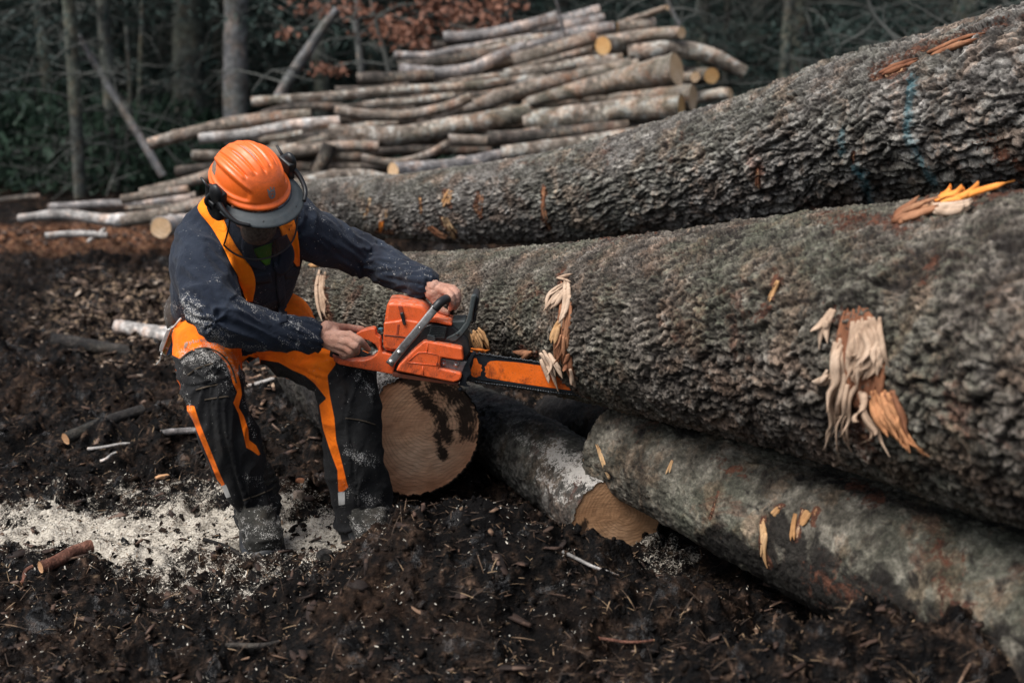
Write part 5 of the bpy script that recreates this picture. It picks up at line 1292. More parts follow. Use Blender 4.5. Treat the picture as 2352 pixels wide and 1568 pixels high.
# --- boots
def boot(an, toe_px, heel_off, seed):
    bm_ = MB(); toe = W(*toe_px); a = J[an]; d = toe - a; d[2] = 0; L = np.linalg.norm(d); d /= L; side = np.array([-d[1], d[0], 0])
    g0 = float(gh(a[0], a[1])[0]) * 0 + 0.0
    def fs(t, zc, w, h): return (np.array([a[0], a[1], 0]) + d * t + np.array([0, 0, zc]), side * w * 1.22, np.array([0, 0, 1.0]) * h * 1.15)
    bm_.add(*loft([fs(-0.075, 0.055, 0.020, 0.03), fs(-0.062, 0.060, 0.036, 0.055), fs(-0.02, 0.060, 0.042, 0.066), fs(0.05, 0.058, 0.045, 0.060), fs(0.10, 0.048, 0.046, 0.042), fs(0.15, 0.042, 0.048, 0.036), fs(0.185, 0.038, 0.040, 0.030), fs(0.205, 0.036, 0.018, 0.02)]))
    chain(bm_, [np.array([a[0], a[1], 0.07]) - d * 0.015, np.array([a[0], a[1], 0.15]) - d * 0.012, (J[an] * 0.7 + J[an.replace('an', 'kn')] * 0.3)], [0.062, 0.062, 0.056], 20)
    V, N, F = remesh_data(bm_, 0.004, 6)
    up_ = V[:, 2]
    wr_ = np.sin(up_ * 240 + 7 * fbm(V, 12, 3, seed)) * 0.0026 * sstep(0.03, 0.07, up_)
    rdg = 1 - np.abs(pn(V * np.array([9, 9, 42]), 1.0, seed)) * 3.0
    V = V + N * (wr_ + 0.0055 * rdg * sstep(0.03, 0.07, up_) + 0.0015 * fbm(V, 40, 3, seed))[:, None]
    du_ = np.clip(1.0 - up_ / 0.12, 0, 1) * 0.75 + 0.12
    o = mesh_np('boot', V, F, BOOTM, person, True, V.mean(0), {'dust': du_})
    sb = MB(); sb.add(*loft([fs(-0.08, 0.012, 0.022, 0.014), fs(-0.06, 0.012, 0.042, 0.016), fs(0.0, 0.012, 0.046, 0.016), fs(0.10, 0.012, 0.052, 0.016), fs(0.17, 0.014, 0.050, 0.016), fs(0.212, 0.018, 0.022, 0.013)])); sb.build('sole', BLACKP, o)
    return o
boot('r_an', (606, 1240, 3.70), 0, 1); boot('l_an', (868, 1228, 3.75), 0, 2)

# --- helmet
nu, nv = 220, 90
az = np.linspace(0, 2 * math.pi, nu, endpoint=False); el = np.linspace(0, math.pi / 2, nv)
AZ, EL = np.meshgrid(az, el)
ca, sa = np.sin(AZ), np.cos(AZ)
e1 = 0.92
X = 0.107 * ca * np.cos(EL) ** e1; Yh = 0.129 * sa * np.cos(EL) ** e1; Zh = 0.118 * np.sin(EL) ** 0.96
dome = np.stack([X, Yh + 0.0, Zh], -1)
nn_ = np.stack([X / 0.107 ** 2, Yh / 0.129 ** 2, Zh / 0.118 ** 2], -1); nn_ /= np.linalg.norm(nn_, axis=-1)[..., None] + 1e-9
al = np.arctan2(X, Zh + 0.02)
dsp = np.zeros_like(X)
for k in range(-2, 3):
    a0 = k * 0.235
    win = sstep(-0.105, -0.085, Yh) * (1 - sstep(0.070 - 0.010 * abs(k), 0.088 - 0.010 * abs(k), Yh))
    dsp += -0.0075 * np.exp(-((al - a0) / 0.030) ** 2) * win + 0.0030 * np.exp(-((al - a0 - 0.075) / 0.05) ** 2) * win
band = np.exp(-((np.abs(al) - 0.66) / 0.05) ** 2) * sstep(-0.11, -0.08, Yh) * (1 - sstep(0.075, 0.10, Yh))
dsp += 0.0045 * band
pan = sstep(0.70, 0.80, np.abs(al)) * sstep(0.018, 0.03, Zh) * (1 - sstep(0.085, 0.10, Yh)) * sstep(-0.115, -0.095, Yh)
dsp += -0.0060 * pan
dsp += 0.004 * np.exp(-((Zh - 0.02) / 0.008) ** 2) * sstep(0.3, 0.7, np.abs(np.sin(AZ))) * 0.5
lip = np.exp(-(Zh / 0.011) ** 4); dsp += 0.0125 * lip * (0.6 + 0.4 * np.cos(AZ).clip(0, 1))
dome = dome + nn_ * dsp[..., None]
inner = dome - nn_ * 0.004
Hd = np.concatenate([dome.reshape(-1, 3), inner.reshape(-1, 3)]); m_ = nu * nv
q = grid_faces(nv, nu, True); rimq = np.array([[j, (j + 1) % nu, m_ + (j + 1) % nu, m_ + j] for j in range(nu)])[:, ::-1]
hv = HL(Hd)
helmet = mesh_np('helmet', hv, [q, q[:, ::-1] + m_, rimq], HELM, person, True, H0)
h_bvh = bvh_of(hv, [q])
def from_out(p):                                # drop a head-local point onto the shell along the line to the helmet centre
    p = HL(p); c = HL((0, 0, 0.03)); d = Vector(c - p); d.normalize(); h = h_bvh.ray_cast(Vector(p), d)
    return np.array(h[0]) - np.array(d) * 0.0012 if h[0] is not None else c
emblem(lambda u, v: from_out((0.023 * u + 0.010, 0.20, 0.058 + 0.031 * v)), EMB, 'emblem', helmet, 1, 1)
# brim
nb_ = 64; ba = np.linspace(-1.32, 1.32, nb_); rows = np.linspace(0, 1, 9)
bw = 0.050 * np.cos(ba * 0.98 / 1.0 * 1.0).clip(0.12, 1) ** 0.55
G = []
for t in rows:
    rx = 0.118 + bw * t * 0.95; ry = 0.142 + bw * t
    zz_ = -0.002 - 0.026 * t ** 1.2 - 0.004 * np.cos(t * math.pi) + 0.003 * math.exp(-((t - 0.55) / 0.06) ** 2)
    G.append(np.stack([rx * np.sin(ba), ry * np.cos(ba), np.full(nb_, zz_)], -1))
G = np.array(G); Gt = G.reshape(-1, 3); Gb = Gt - np.array([0, 0, 0.0035]); q = grid_faces(9, nb_); m_ = len(Gt)
edge = np.array([[8 * nb_ + j, 8 * nb_ + j + 1, m_ + 8 * nb_ + j + 1, m_ + 8 * nb_ + j] for j in range(nb_ - 1)] + [[j + 1, j, m_ + j, m_ + j + 1] for j in range(nb_ - 1)])
b_ = MB(); b_.add(HL(np.concatenate([Gt, Gb])), q, q[:, ::-1] + m_, edge); brim = b_.build('brim', GREYP, helmet)
for sx in (0.42, -0.42):
    t_ = MB(); t_.add(*ellip(HL((0.145 * math.sin(sx), 0.168 * math.cos(sx), -0.018)), (0.006, 0.006, 0.004), HM, 14, 8)); t_.build('rivet', BLACKP, helmet)
# mesh visor hanging from the brim
s = NT('visor_mesh'); s.col((0.020, 0.017, 0.015)); s.rough(0.6)
tr_ = s.N('ShaderNodeBsdfTransparent'); mx = s.N('ShaderNodeMixShader'); mx.inputs[0].default_value = 0.45
s.L(tr_.outputs[0], mx.inputs[1]); s.L(s.b.outputs[0], mx.inputs[2]); s.L(mx.outputs[0], s.out.inputs[0])
va = np.linspace(-1.12, 1.12, 40); vr = np.linspace(0, 1, 16)
def vis(a, t):
    drop = 0.155 * (1 - 0.30 * np.abs(a / 1.12) ** 3)
    return np.stack([(0.135 + 0.018 * t) * np.sin(a), (0.168 + 0.012 * t - 0.03 * t * t) * np.cos(a), -0.034 - drop * t], -1)
AA, TT = np.meshgrid(va, vr); G = vis(AA, TT)
b_ = MB(); b_.add(HL(G.reshape(-1, 3)), grid_faces(16, 40)); b_.build('visor', s.m, helmet)
b_ = MB(); per = np.concatenate([G[:, 0], G[-1, 1:], G[::-1, -1][1:]]); b_.add(*tube(HL(per), 0.0026, 6)); b_.build('visor_frame', BLACKP, helmet)
# ear defenders on their arms
for sx in (1, -1):
    b_ = MB()
    b_.add(*box(HL((sx * 0.126, 0.020, 0.012)), (0.022, 0.050, 0.055), HM)); b_.add(*ellip(HL((sx * 0.136, 0.022, 0.030)), (0.014, 0.024, 0.030), HM)); b_.build('visor_hinge', BLACKP, helmet, bevel=0.004)
    b_ = MB(); b_.add(*tube(HL(np.array([[sx * 0.137, 0.028, 0.02], [sx * 0.140, 0.075, 0.0], [sx * 0.128, 0.115, -0.015], [sx * 0.10, 0.145, -0.02]])), [0.008, 0.007, 0.006, 0.005], 8, n=20)); b_.build('visor_arm', BLACKP, helmet)
    b_ = MB(); b_.add(*tube(HL(np.array([[sx * 0.136, 0.000, 0.02], [sx * 0.146, -0.015, -0.02], [sx * 0.130, -0.012, -0.055]])), [0.006, 0.006, 0.005], 8, n=14))
    b_.add(*tube(HL(np.array([[sx * 0.136, -0.005, 0.025], [sx * 0.139, -0.050, 0.045]])), [0.0045, 0.0035], 8)); b_.build('ear_arm', BLACKP, helmet)
    b_ = MB(); b_.add(*loft([(HL((sx * x_, -0.008, -0.052)), HF * ra, HU * ra * 1.22) for x_, ra in ((0.082, 0.030), (0.094, 0.038), (0.104, 0.037), (0.120, 0.034), (0.130, 0.026), (0.133, 0.010))])); b_.build('ear_cup', BLACKP, helmet)
    if sx == 1:
        b_ = MB(); b_.add(*box(HL((0.128, -0.020, 0.000)), (0.02, 0.018, 0.05), HM)); b_.add(*box(HL((0.140, 0.002, -0.015)), (0.012, 0.035, 0.016), HM)); b_.build('ear_bracket', BLACKP, helmet, bevel=0.003)
# pouch and cord on the hip
m = MB(); m.add(*ellip(W(402, 722, 4.12), (0.030, 0.05, 0.062))); m.add(*ellip(W(408, 700, 4.14), (0.035, 0.05, 0.03))); V, N, F = remesh_data(m, 0.005, 4); V = V + N * (0.007 * fbm(V, 22, 3))[:, None]
mesh_np('hip_pouch', V, F, cloth_mat('dusty_pouch', (0.03, 0.026, 0.024), (0.09, 0.075, 0.065), dustk=1.0), person, True, V.mean(0), {'dust': np.full(len(V), 0.5)})
# ------------------------------------------------------------------ chainsaw
SAWO = plain('orange_saw_plastic', (0.80, 0.125, 0.028), 0.42, var=0.12, nscale=22, spec=0.45, dirt=(0.16, 0.035, 0.016), dk=0.75, bump=0.12, speck=0.9)
BARO = plain('orange_bar_paint', (0.88, 0.155, 0.010), 0.45, var=0.16, nscale=18, dirt=(0.11, 0.022, 0.010), dk=0.8, speck=0.5)
STEEL = plain('scratched_steel', (0.36, 0.35, 0.34), 0.38, 0.75, var=0.3, nscale=50, dirt=(0.12, 0.10, 0.09), dk=0.5, speck=0.5)
BOLT = plain('bright_bolt_steel', (0.62, 0.61, 0.58), 0.3, 0.8, var=0.2, nscale=120)
DSTEEL = plain('dark_bar_steel', (0.022, 0.026, 0.031), 0.36, 0.4, var=0.3, nscale=40)
GUARDM = plain('grey_green_plastic', (0.045, 0.055, 0.055), 0.5, var=0.2, nscale=30, speck=0.3)
saw = empty('chainsaw', Z6(800, 700, 3.88)); tag(saw, 'orange chainsaw held in both hands with its bar buried in the trunk', 'chainsaw')
def ext(name, poly, Yn, Yf, mat, bevel=0.003, parent=None, seg=3, slope=0.0):
    """polygon drawn in the saw picture, extruded along the depth from Yn to Yf"""
    P = np.array([Z6(x, y, Yn + slope * (x - 1200)) for x, y in poly]); n = len(P)
    Q = P.copy(); Q[:, 1] += (Yf - Yn)
    c = P.mean(0)
    me = bpy.data.meshes.new(name); pa = wloc(parent or saw)
    area = sum(P[i][0] * P[(i + 1) % n][2] - P[(i + 1) % n][0] * P[i][2] for i in range(n))
    f0 = list(range(n)); f1 = list(range(2 * n - 1, n - 1, -1)); sd = [[(i + 1) % n, i, i + n, (i + 1) % n + n] for i in range(n)]
    if area < 0: f0 = f0[::-1]; f1 = f1[::-1]; sd = [s_[::-1] for s_ in sd]
    me.from_pydata([tuple(v - c) for v in np.vstack([P, Q])], [], [f0, f1] + sd); me.update()
    for p in me.polygons: p.use_smooth = True
    o = bpy.data.objects.new(name, me); COL.objects.link(o); me.materials.append(mat); o.parent = parent or saw; o.location = tuple(c - pa)
    if bevel:
        b = o.modifiers.new('bevel', 'BEVEL'); b.width = bevel; b.segments = seg; b.limit_method = 'ANGLE'; b.angle_limit = R(30)
    w = o.modifiers.new('wn', 'WEIGHTED_NORMAL'); w.keep_sharp = False
    return o
ext('crankcase', [(640, 690), (700, 600), (860, 470), (1110, 487), (1205, 560), (1235, 610), (1252, 690), (1220, 735), (1195, 905), (1140, 935), (900, 905), (650, 862), (655, 800)], 3.845, 3.965, BLACKP, 0.006)
ext('base_plate', [(655, 846), (900, 882), (1160, 924), (1155, 946), (900, 912), (700, 886), (650, 872)], 3.82, 3.96, plain('dirty_underside', (0.12, 0.03, 0.012), 0.6, dirt=(0.03, 0.02, 0.015), dk=0.8), 0.002)
top = ext('top_cover', [(612, 310), (690, 311), (800, 320), (868, 332), (893, 347), (932, 396), (912, 455), (800, 600), (690, 692), (640, 686), (582, 668), (579, 560), (590, 455)], 3.838, 3.975, SAWO, 0.010)
ext('cover_panel', [(584, 462), (640, 455), (700, 448), (725, 436), (862, 460), (800, 560), (700, 672), (640, 672), (592, 655), (588, 560)], 3.832, 3.85, SAWO, 0.005, top)
ext('cover_groove', [(588, 556), (660, 562), (756, 574), (754, 580), (660, 568), (588, 562)], 3.8305, 3.84, BLACKP, 0, top)
ext('latch_slot', [(694, 334), (726, 336), (742, 392), (710, 396)], 3.8345, 3.85, plain('dark_red_plastic', (0.30, 0.05, 0.02), 0.5), 0.002, top)
ext('latch', [(708, 392), (736, 384), (757, 480), (735, 486)], 3.824, 3.85, BLACKP, 0.003, top)
ext('latch_slot', [(690, 476), (708, 474), (698, 552), (682, 556)], 3.8305, 3.84, plain('dark_red_plastic', (0.30, 0.05, 0.02), 0.5), 0.001, top)
ext('shroud', [(935, 418), (1000, 428), (1106, 464), (1112, 490), (1060, 482), (985, 464), (930, 462)], 3.832, 3.96, SAWO, 0.005)
cyl = ext('cylinder_cover', [(880, 500), (960, 470), (1080, 492), (1060, 600), (1000, 600), (860, 600)], 3.84, 3.87, BLACKP, 0.003)
for k in range(6):
    y = 492 + 15 * k
    ext('cooling_fin', [(945 - 4 * k, y), (1066 - 3 * k, y + 8), (1066 - 3 * k, y + 12), (945 - 4 * k, y + 4)], 3.834, 3.85, GUARDM, 0.0006, cyl)
ext('switch', [(918, 562), (935, 555), (975, 566), (984, 580), (980, 608), (915, 600)], 3.828, 3.86, GUARDM, 0.004)
ext('muffler', [(1130, 560), (1200, 545), (1240, 590), (1245, 680), (1190, 690), (1150, 640)], 3.85, 3.97, DSTEEL, 0.008)
cc = ext('clutch_cover', [(905, 603), (1000, 620), (1188, 657), (1198, 752), (1150, 752), (1025, 731), (1014, 812), (1060, 822), (1181, 851), (1185, 880), (1165, 908), (1120, 922), (905, 880), (678, 834), (700, 790), (790, 695), (884, 612)], 3.812, 3.862, SAWO, 0.006)
for pl in ([(765, 765), (850, 692), (915, 690), (1002, 710), (995, 768), (1000, 790)], [(765, 765), (850, 775), (998, 792)], [(920, 622), (918, 690)], [(886, 795), (888, 860)]):
    m = MB(); m.add(*tube([Z6(x, y, 3.811) for x, y in pl], 0.0012, 6)); m.build('moulded_rib', SAWO, cc)
m = MB(); m.add(*ellip(Z6(996, 779, 3.812), (0.003, 0.002, 0.003), None, 12, 8)); m.build('oil_hole', BLACKP, cc)
ext('bar_mount', [(1020, 735), (1150, 755), (1230, 762), (1235, 850), (1175, 848), (1018, 812)], 3.842, 3.862, STEEL, 0.001)
spk = ext('bumper_spike', [(1270, 682), (1296, 692), (1272, 720), (1262, 742), (1242, 790), (1256, 850), (1222, 890), (1216, 920), (1228, 940), (1250, 952), (1212, 952), (1160, 940), (1178, 905), (1194, 870), (1182, 846), (1205, 790), (1232, 745)], 3.834, 3.842, DSTEEL, 0.001)
m = MB(); m.add(*tube([Z6(1172, 970, 3.836), Z6(1172, 970, 3.85)], 0.0065, 18)); m.build('chain_catcher', DSTEEL, saw)
for x, y in ((1043, 777), (1140, 787)):
    m = MB(); c = Z6(x, y, 3.83)
    m.add(*tube([c + [0, 0.012, 0], c + [0, 0.006, 0]], 0.0085, 24)); m.add(*tube([c + [0, 0.006, 0], c], 0.0062, 6)); m.add(*tube([c, c - [0, 0.003, 0]], 0.0030, 12)); m.build('bar_nut', BOLT, saw, smooth=False)
# rear handle
rh = ext('rear_handle', [(190, 706), (222, 722), (262, 744), (340, 756), (430, 752), (492, 735), (530, 706), (548, 672), (556, 640), (576, 692), (640, 705), (690, 720), (655, 860), (400, 814), (250, 786), (204, 760)], 3.835, 3.885, SAWO, 0.008)
ext('handle_arm', [(372, 548), (420, 524), (498, 506), (520, 512), (526, 558), (560, 582), (566, 640), (560, 690), (546, 696), (540, 660), (516, 628), (470, 600), (402, 580)], 3.840, 3.88, SAWO, 0.007, rh)
m = MB(); m.add(*tube([Z6(205, 725, 3.86), Z6(220, 670, 3.86), Z6(290, 600, 3.86), Z6(390, 560, 3.86)], [0.013, 0.0145, 0.0155, 0.014], 16, n=24)); m.build('grip', BLACKP, rh)
m = MB(); m.add(*tube([Z6(400, 585, 3.86), Z6(440, 640, 3.86), Z6(452, 672, 3.86)], [0.006, 0.005, 0.004], 10, n=12)); m.build('trigger', BLACKP, rh)
m = MB(); m.add(*tube([Z6(575, 535, 3.86), Z6(565, 515, 3.86)], [0.004, 0.004], 10)); m.add(*ellip(Z6(563, 512, 3.86), (0.008, 0.005, 0.005))); m.build('choke_knob', plain('teal_knob', (0.05, 0.16, 0.2), 0.5), saw)
# front handle: flattened metal tube, black grip on top, other leg behind
fh = empty('front_handle'); fh.parent = saw; fh.location = tuple(Z6(800, 560, 3.82) - wloc(saw))
A_ = np.array([Z6(628, 782, 3.822), Z6(700, 692, 3.818), Z6(862, 498, 3.812), Z6(985, 345, 3.82)])
Pm, em_ = resample(A_, 30, [0.0115, 0.0115, 0.0112, 0.0112])
T_, N1, N2 = frames(Pm); inpl = np.cross(T_, [0, 1.0, 0]); inpl /= np.linalg.norm(inpl, axis=1)[:, None]
m = MB(); th = np.linspace(0, 2 * math.pi, 20, endpoint=False); pw = lambda x: np.sign(x) * np.abs(x) ** 0.5
V = Pm[:, None] + (em_[:, 0][:, None, None]) * (pw(np.cos(th))[None, :, None] * inpl[:, None] * 1.0) + 0.0045 * pw(np.sin(th))[None, :, None] * np.array([0, 1.0, 0]) * (1 + np.linspace(0, 1, 30) ** 4)[:, None, None]
Vc = np.vstack([V.reshape(-1, 3), Pm[0], Pm[-1]]); j = np.arange(20); k = (j + 1) % 20; mm = 600
m.add(Vc, grid_faces(30, 20, True), np.vstack([np.stack([np.full(20, mm), k, j], -1), np.stack([np.full(20, mm + 1), 580 + j, 580 + k], -1)])); m.build('metal_tube', STEEL, fh)
m = MB(); m.add(*tube([Z6(972, 362, 3.82), Z6(1010, 318, 3.825), Z6(1055, 287, 3.85), Z6(1085, 285, 3.89), Z6(1098, 320, 3.93), Z6(1092, 400, 3.955), Z6(1085, 480, 3.96)], [0.0128, 0.0130, 0.0130, 0.0130, 0.012, 0.011, 0.0105], 18, n=50)); m.build('black_grip', BLACKP, fh)
for x, y in ((862, 500), (703, 690), (642, 762)):
    m = MB(); c = Z6(x, y, 3.811 if x > 800 else 3.815); m.add(*tube([c, c - [0, 0.004, 0]], [0.0072, 0.0064], 18)); m.add(*tube([c - [0, 0.004, 0], c - [0, 0.0045, 0]], 0.0028, 6)); m.build('screw', BOLT, fh, smooth=False)
# hand guard
hg = ext('hand_guard', [(1258, 254), (1284, 248), (1300, 262), (1288, 300), (1272, 380), (1264, 440), (1236, 500), (1190, 560), (1140, 606), (1108, 612), (1084, 600), (1034, 606), (1042, 586), (1112, 556), (1168, 520), (1212, 462), (1238, 380), (1248, 300)], 3.842, 3.862, GUARDM, 0.004)
ext('guard_paddle', [(1262, 262), (1290, 256), (1314, 270), (1318, 300), (1302, 330), (1310, 362), (1288, 384), (1300, 402), (1290, 455), (1262, 462), (1266, 420), (1276, 340)], 3.862, 3.985, BLACKP, 0.004, hg)
ext('guard_shoulder', [(1108, 452), (1215, 446), (1214, 470), (1170, 520), (1128, 536), (1106, 512)], 3.86, 3.95, GUARDM, 0.006, hg)
m = MB(); c = Z6(1150, 548, 3.842); m.add(*tube([c, c - [0, 0.003, 0]], [0.005, 0.004], 14)); m.build('guard_pivot', GUARDM, hg)
# bar and chain; the bar yaws a little away from us
SL = -0.00002
bar = ext('guide_bar', [(1200, 716), (1280, 708), (1500, 734), (1800, 777), (2000, 808), (2190, 860), (2270, 925), (2255, 985), (2190, 1008), (2000, 1000), (1600, 944), (1235, 890), (1200, 880)], 3.868, 3.873, DSTEEL, 0.001, slope=SL)
ext('bar_paint', [(1275, 735), (1296, 734), (1306, 758), (1312, 776), (1336, 786), (1338, 798), (1330, 806), (1342, 826), (1330, 842), (1326, 868), (1298, 880), (1270, 878), (1254, 860), (1248, 834), (1262, 800), (1270, 770)], 3.8672, 3.869, BARO, 0, bar, slope=SL)
ext('bar_paint', [(1358, 800), (1372, 790), (1380, 772), (1402, 758), (1450, 754), (1620, 768), (1800, 792), (2000, 826), (2140, 872), (2220, 930), (2215, 975), (2150, 988), (2000, 978), (1800, 952), (1600, 922), (1420, 892), (1380, 884), (1362, 868), (1370, 850), (1356, 838), (1366, 824)], 3.8672, 3.869, BARO, 0, bar, slope=SL)
ring = resample(np.array([(1205, 712), (1280, 702), (1500, 728), (1800, 770), (2000, 801), (2200, 853), (2292, 922), (2272, 996), (2200, 1018), (2000, 1007), (1600, 952), (1235, 898), (1205, 890)], float), 230)
m = MB(); tg = np.gradient(ring, axis=0); tg /= np.linalg.norm(tg, axis=1)[:, None]
for i in range(0, 229, 1):
    a = ring[i]; b = ring[i + 1]; Yq = 3.870 + SL * (a[0] - 1200)
    A3, B3 = Z6(*a, Yq), Z6(*b, Yq); nrm = np.cross(B3 - A3, [0, 1, 0]); nrm /= np.linalg.norm(nrm); c = (A3 + B3) / 2; t3 = (B3 - A3) / np.linalg.norm(B3 - A3)
    Rm = np.stack([t3, [0, 1, 0], nrm], 1); L_ = np.linalg.norm(B3 - A3)
    tall = 0.0085 if i % 8 == 3 else 0.0052
    m.add(*box(c + nrm * (tall - 0.0052) * 0.5 + np.array([0, (-0.0035 if i % 2 else 0.0035), 0]), (L_ * (1.15 if i % 2 else 0.9), 0.0022, tall), Rm))
    if i % 2 == 0: m.add(*box(c, (L_ * 0.7, 0.006, 0.003), Rm))
m.build('chain', plain('dark_chain_steel', (0.05, 0.055, 0.06), 0.3, 0.7, nscale=200), saw, smooth=False)

# ------------------------------------------------------------------ measuring tape on the hip
tp_ = empty('measuring_tape', Z6(0, 0, 4.0) * 0 + W(397, 792, 4.08)); tag(tp_, 'silver and blue forestry measuring tape hanging from the belt', 'measuring tape')
def ext7(name, poly, Yn, Yf, mat, bevel=0.002, parent=None):
    conv = [((v[0] - 705.6) / 0.3, (v[1] - 602.1) / 0.3) for v in (V7(x, y) for x, y in poly)]
    o = ext(name, conv, Yn, Yf, mat, bevel, parent or tp_); return o
SILV = plain('silver_tape_case', (0.50, 0.50, 0.48), 0.35, 0.7, var=0.2, nscale=60)
ext7('case', [(180, 545), (238, 540), (245, 560), (110, 905), (75, 915), (52, 890), (70, 800)], 4.02, 4.075, SILV, 0.006)
ext7('frame', [(238, 552), (312, 565), (305, 600), (282, 668), (160, 972), (120, 960), (78, 912), (110, 900)], 4.035, 4.06, SILV, 0.003)
ext7('window', [(212, 650), (268, 668), (200, 838), (142, 826)], 4.031, 4.04, plain('yellowed_window', (0.16, 0.145, 0.05), 0.25), 0.001)
ext7('window', [(132, 850), (190, 866), (150, 955), (106, 920)], 4.031, 4.04, plain('yellowed_window', (0.16, 0.145, 0.05), 0.25), 0.001)
ext7('blue_back', [(300, 610), (352, 640), (240, 930), (180, 965), (165, 950)], 4.04, 4.08, plain('blue_plastic', (0.02, 0.08, 0.20), 0.4), 0.004)
m = MB(); m.add(*tube([W(*V7(455, 325), 4.02), W(*V7(400, 380), 4.01), W(*V7(350, 440), 4.01), W(*V7(300, 500), 4.03), W(*V7(238, 545), 4.05)], 0.0035, 8, n=24)); m.build('cord', plain('white_cord', (0.5, 0.48, 0.45), 0.8), tp_)
m = MB(); m.add(*tube([W(*V7(100, 930), 4.05), W(*V7(70, 1040), 4.05), W(*V7(10, 1110), 4.05)], [0.004, 0.002, 0.0016], 8, n=12)); m.build('hook', SILV, tp_)
m = MB(); m.add(*ellip(W(*V7(465, 318), 4.02), (0.009, 0.008, 0.007))); m.build('orange_tab', STRAP, tp_)
# ------------------------------------------------------------------ torn wood and bark on the trunks
TORN = wood_mat('torn_yellow_wood', (0.30, 0.14, 0.05), (0.48, 0.28, 0.13), (0.62, 0.44, 0.26), 0, 20)
TORN_O = wood_mat('torn_orange_wood', (0.60, 0.13, 0.015), (0.80, 0.23, 0.03), (0.82, 0.36, 0.09), 0, 20)
TORN_R = wood_mat('torn_red_inner_bark', (0.10, 0.035, 0.018), (0.24, 0.10, 0.05), (0.42, 0.22, 0.12), 0, 20)
def obj_bvh(o):
    M = Vector(wloc(o)); return BVHTree.FromPolygons([v.co + M for v in o.data.vertices], [p.vertices[:] for p in o.data.polygons])
def torn(log, bvh, pts, hw, mat, off=0.010, name='torn_wood', rag=0.5):
    """split wood: flat splinters side by side, running along a picture polyline, lifting off the log at their ragged ends"""
    P = np.asarray(pts, float); L = np.linalg.norm(np.diff(P, axis=0), axis=1).sum(); n = max(8, int(L / 5))
    P, e = resample(P, n, hw); T = np.gradient(P, axis=0); T /= np.linalg.norm(T, axis=1)[:, None]; Nn = np.stack([-T[:, 1], T[:, 0]], 1)
    e = np.abs(e[:, 0]); m = MB(); wm = e.max(); k = max(2, int(wm / 3.2))
    hc, nc_ = None, None
    for layer in range(2 if wm > 6 else 1):
        for j in range(k):
            c = (j + 0.5) / k * 2 - 1 + rng.uniform(-0.25, 0.25) / k
            i0 = int(rng.uniform(0, 0.10 + 0.25 * layer) * n); i1 = n - int(rng.uniform(0, 0.22 + 0.25 * layer) * n)
            if i1 - i0 < 5: i0, i1 = 0, n
            lift = rng.uniform(0.5, 1.0) + 0.35 * layer; curl = rng.uniform(0, 1.2); ph = rng.uniform(0, 6)
            rows = []
            for i in range(i0, i1):
                q = P[i] + Nn[i] * (c * e[i] + 0.6 * math.sin(i * 0.12 + ph))
                h, nn = hit(bvh, *q)
                if h is None: continue
                h2, _ = hit(bvh, *(q + Nn[i] * 2)); wv = (h2 - h) if h2 is not None else np.array([1.0, 0, 0]); wv = wv - nn * (wv @ nn); wv /= np.linalg.norm(wv) + 1e-9
                t = (i - i0) / max(1, i1 - i0 - 1)
                hw_ = e[i] / k * 1.6 / 850 * min(1, 3 * t + 0.7) * min(1, 5 * (1 - t) + 0.10)
                c_ = h + nn * (off * lift * (0.45 + 0.55 * min(1, 6 * t)) + off * curl * t ** 3)
                rows.append((c_, wv, nn, hw_))
            if len(rows) > 3:
                Cc = np.array([r_[0] for r_ in rows]); Wv = np.array([r_[1] for r_ in rows]); Nv = np.array([r_[2] for r_ in rows]); Hw = np.array([r_[3] for r_ in rows])
                for _ in range(14):
                    for A_ in (Cc, Wv, Nv):
                        A_[1:-1] = (A_[:-2] + A_[1:-1] + A_[2:]) / 3
                        A_[0] = 0.5 * A_[0] + 0.5 * (2 * A_[1] - A_[2]) if A_ is Cc else A_[1]; A_[-1] = 0.5 * A_[-1] + 0.5 * (2 * A_[-2] - A_[-3]) if A_ is Cc else A_[-2]
                Wv /= np.linalg.norm(Wv, axis=1)[:, None]; Nv /= np.linalg.norm(Nv, axis=1)[:, None]
                src = list(zip(Cc, Wv, Nv, Hw)); rows = []
                for c_, wv, nn, hw_ in src:
                    tk = nn * max(0.0012, hw_ * 0.35)
                    rows.append([c_ - wv * hw_ - tk * 2, c_ - wv * hw_, c_ - wv * hw_ * 0.3 + tk, c_ + wv * hw_ * 0.4 + tk * 0.7, c_ + wv * hw_, c_ + wv * hw_ - tk * 2])
                A = np.array(rows); m.add(A.reshape(-1, 3), grid_faces(len(rows), 6, True), np.array([[0, 5, 4, 3], [0, 3, 2, 1]]))
    if m.n: return m.build(name, mat, log, smooth=False)
B1 = obj_bvh(log_main); B2 = obj_bvh(log_upper); B4 = obj_bvh(log_green); B3 = obj_bvh(log_small)
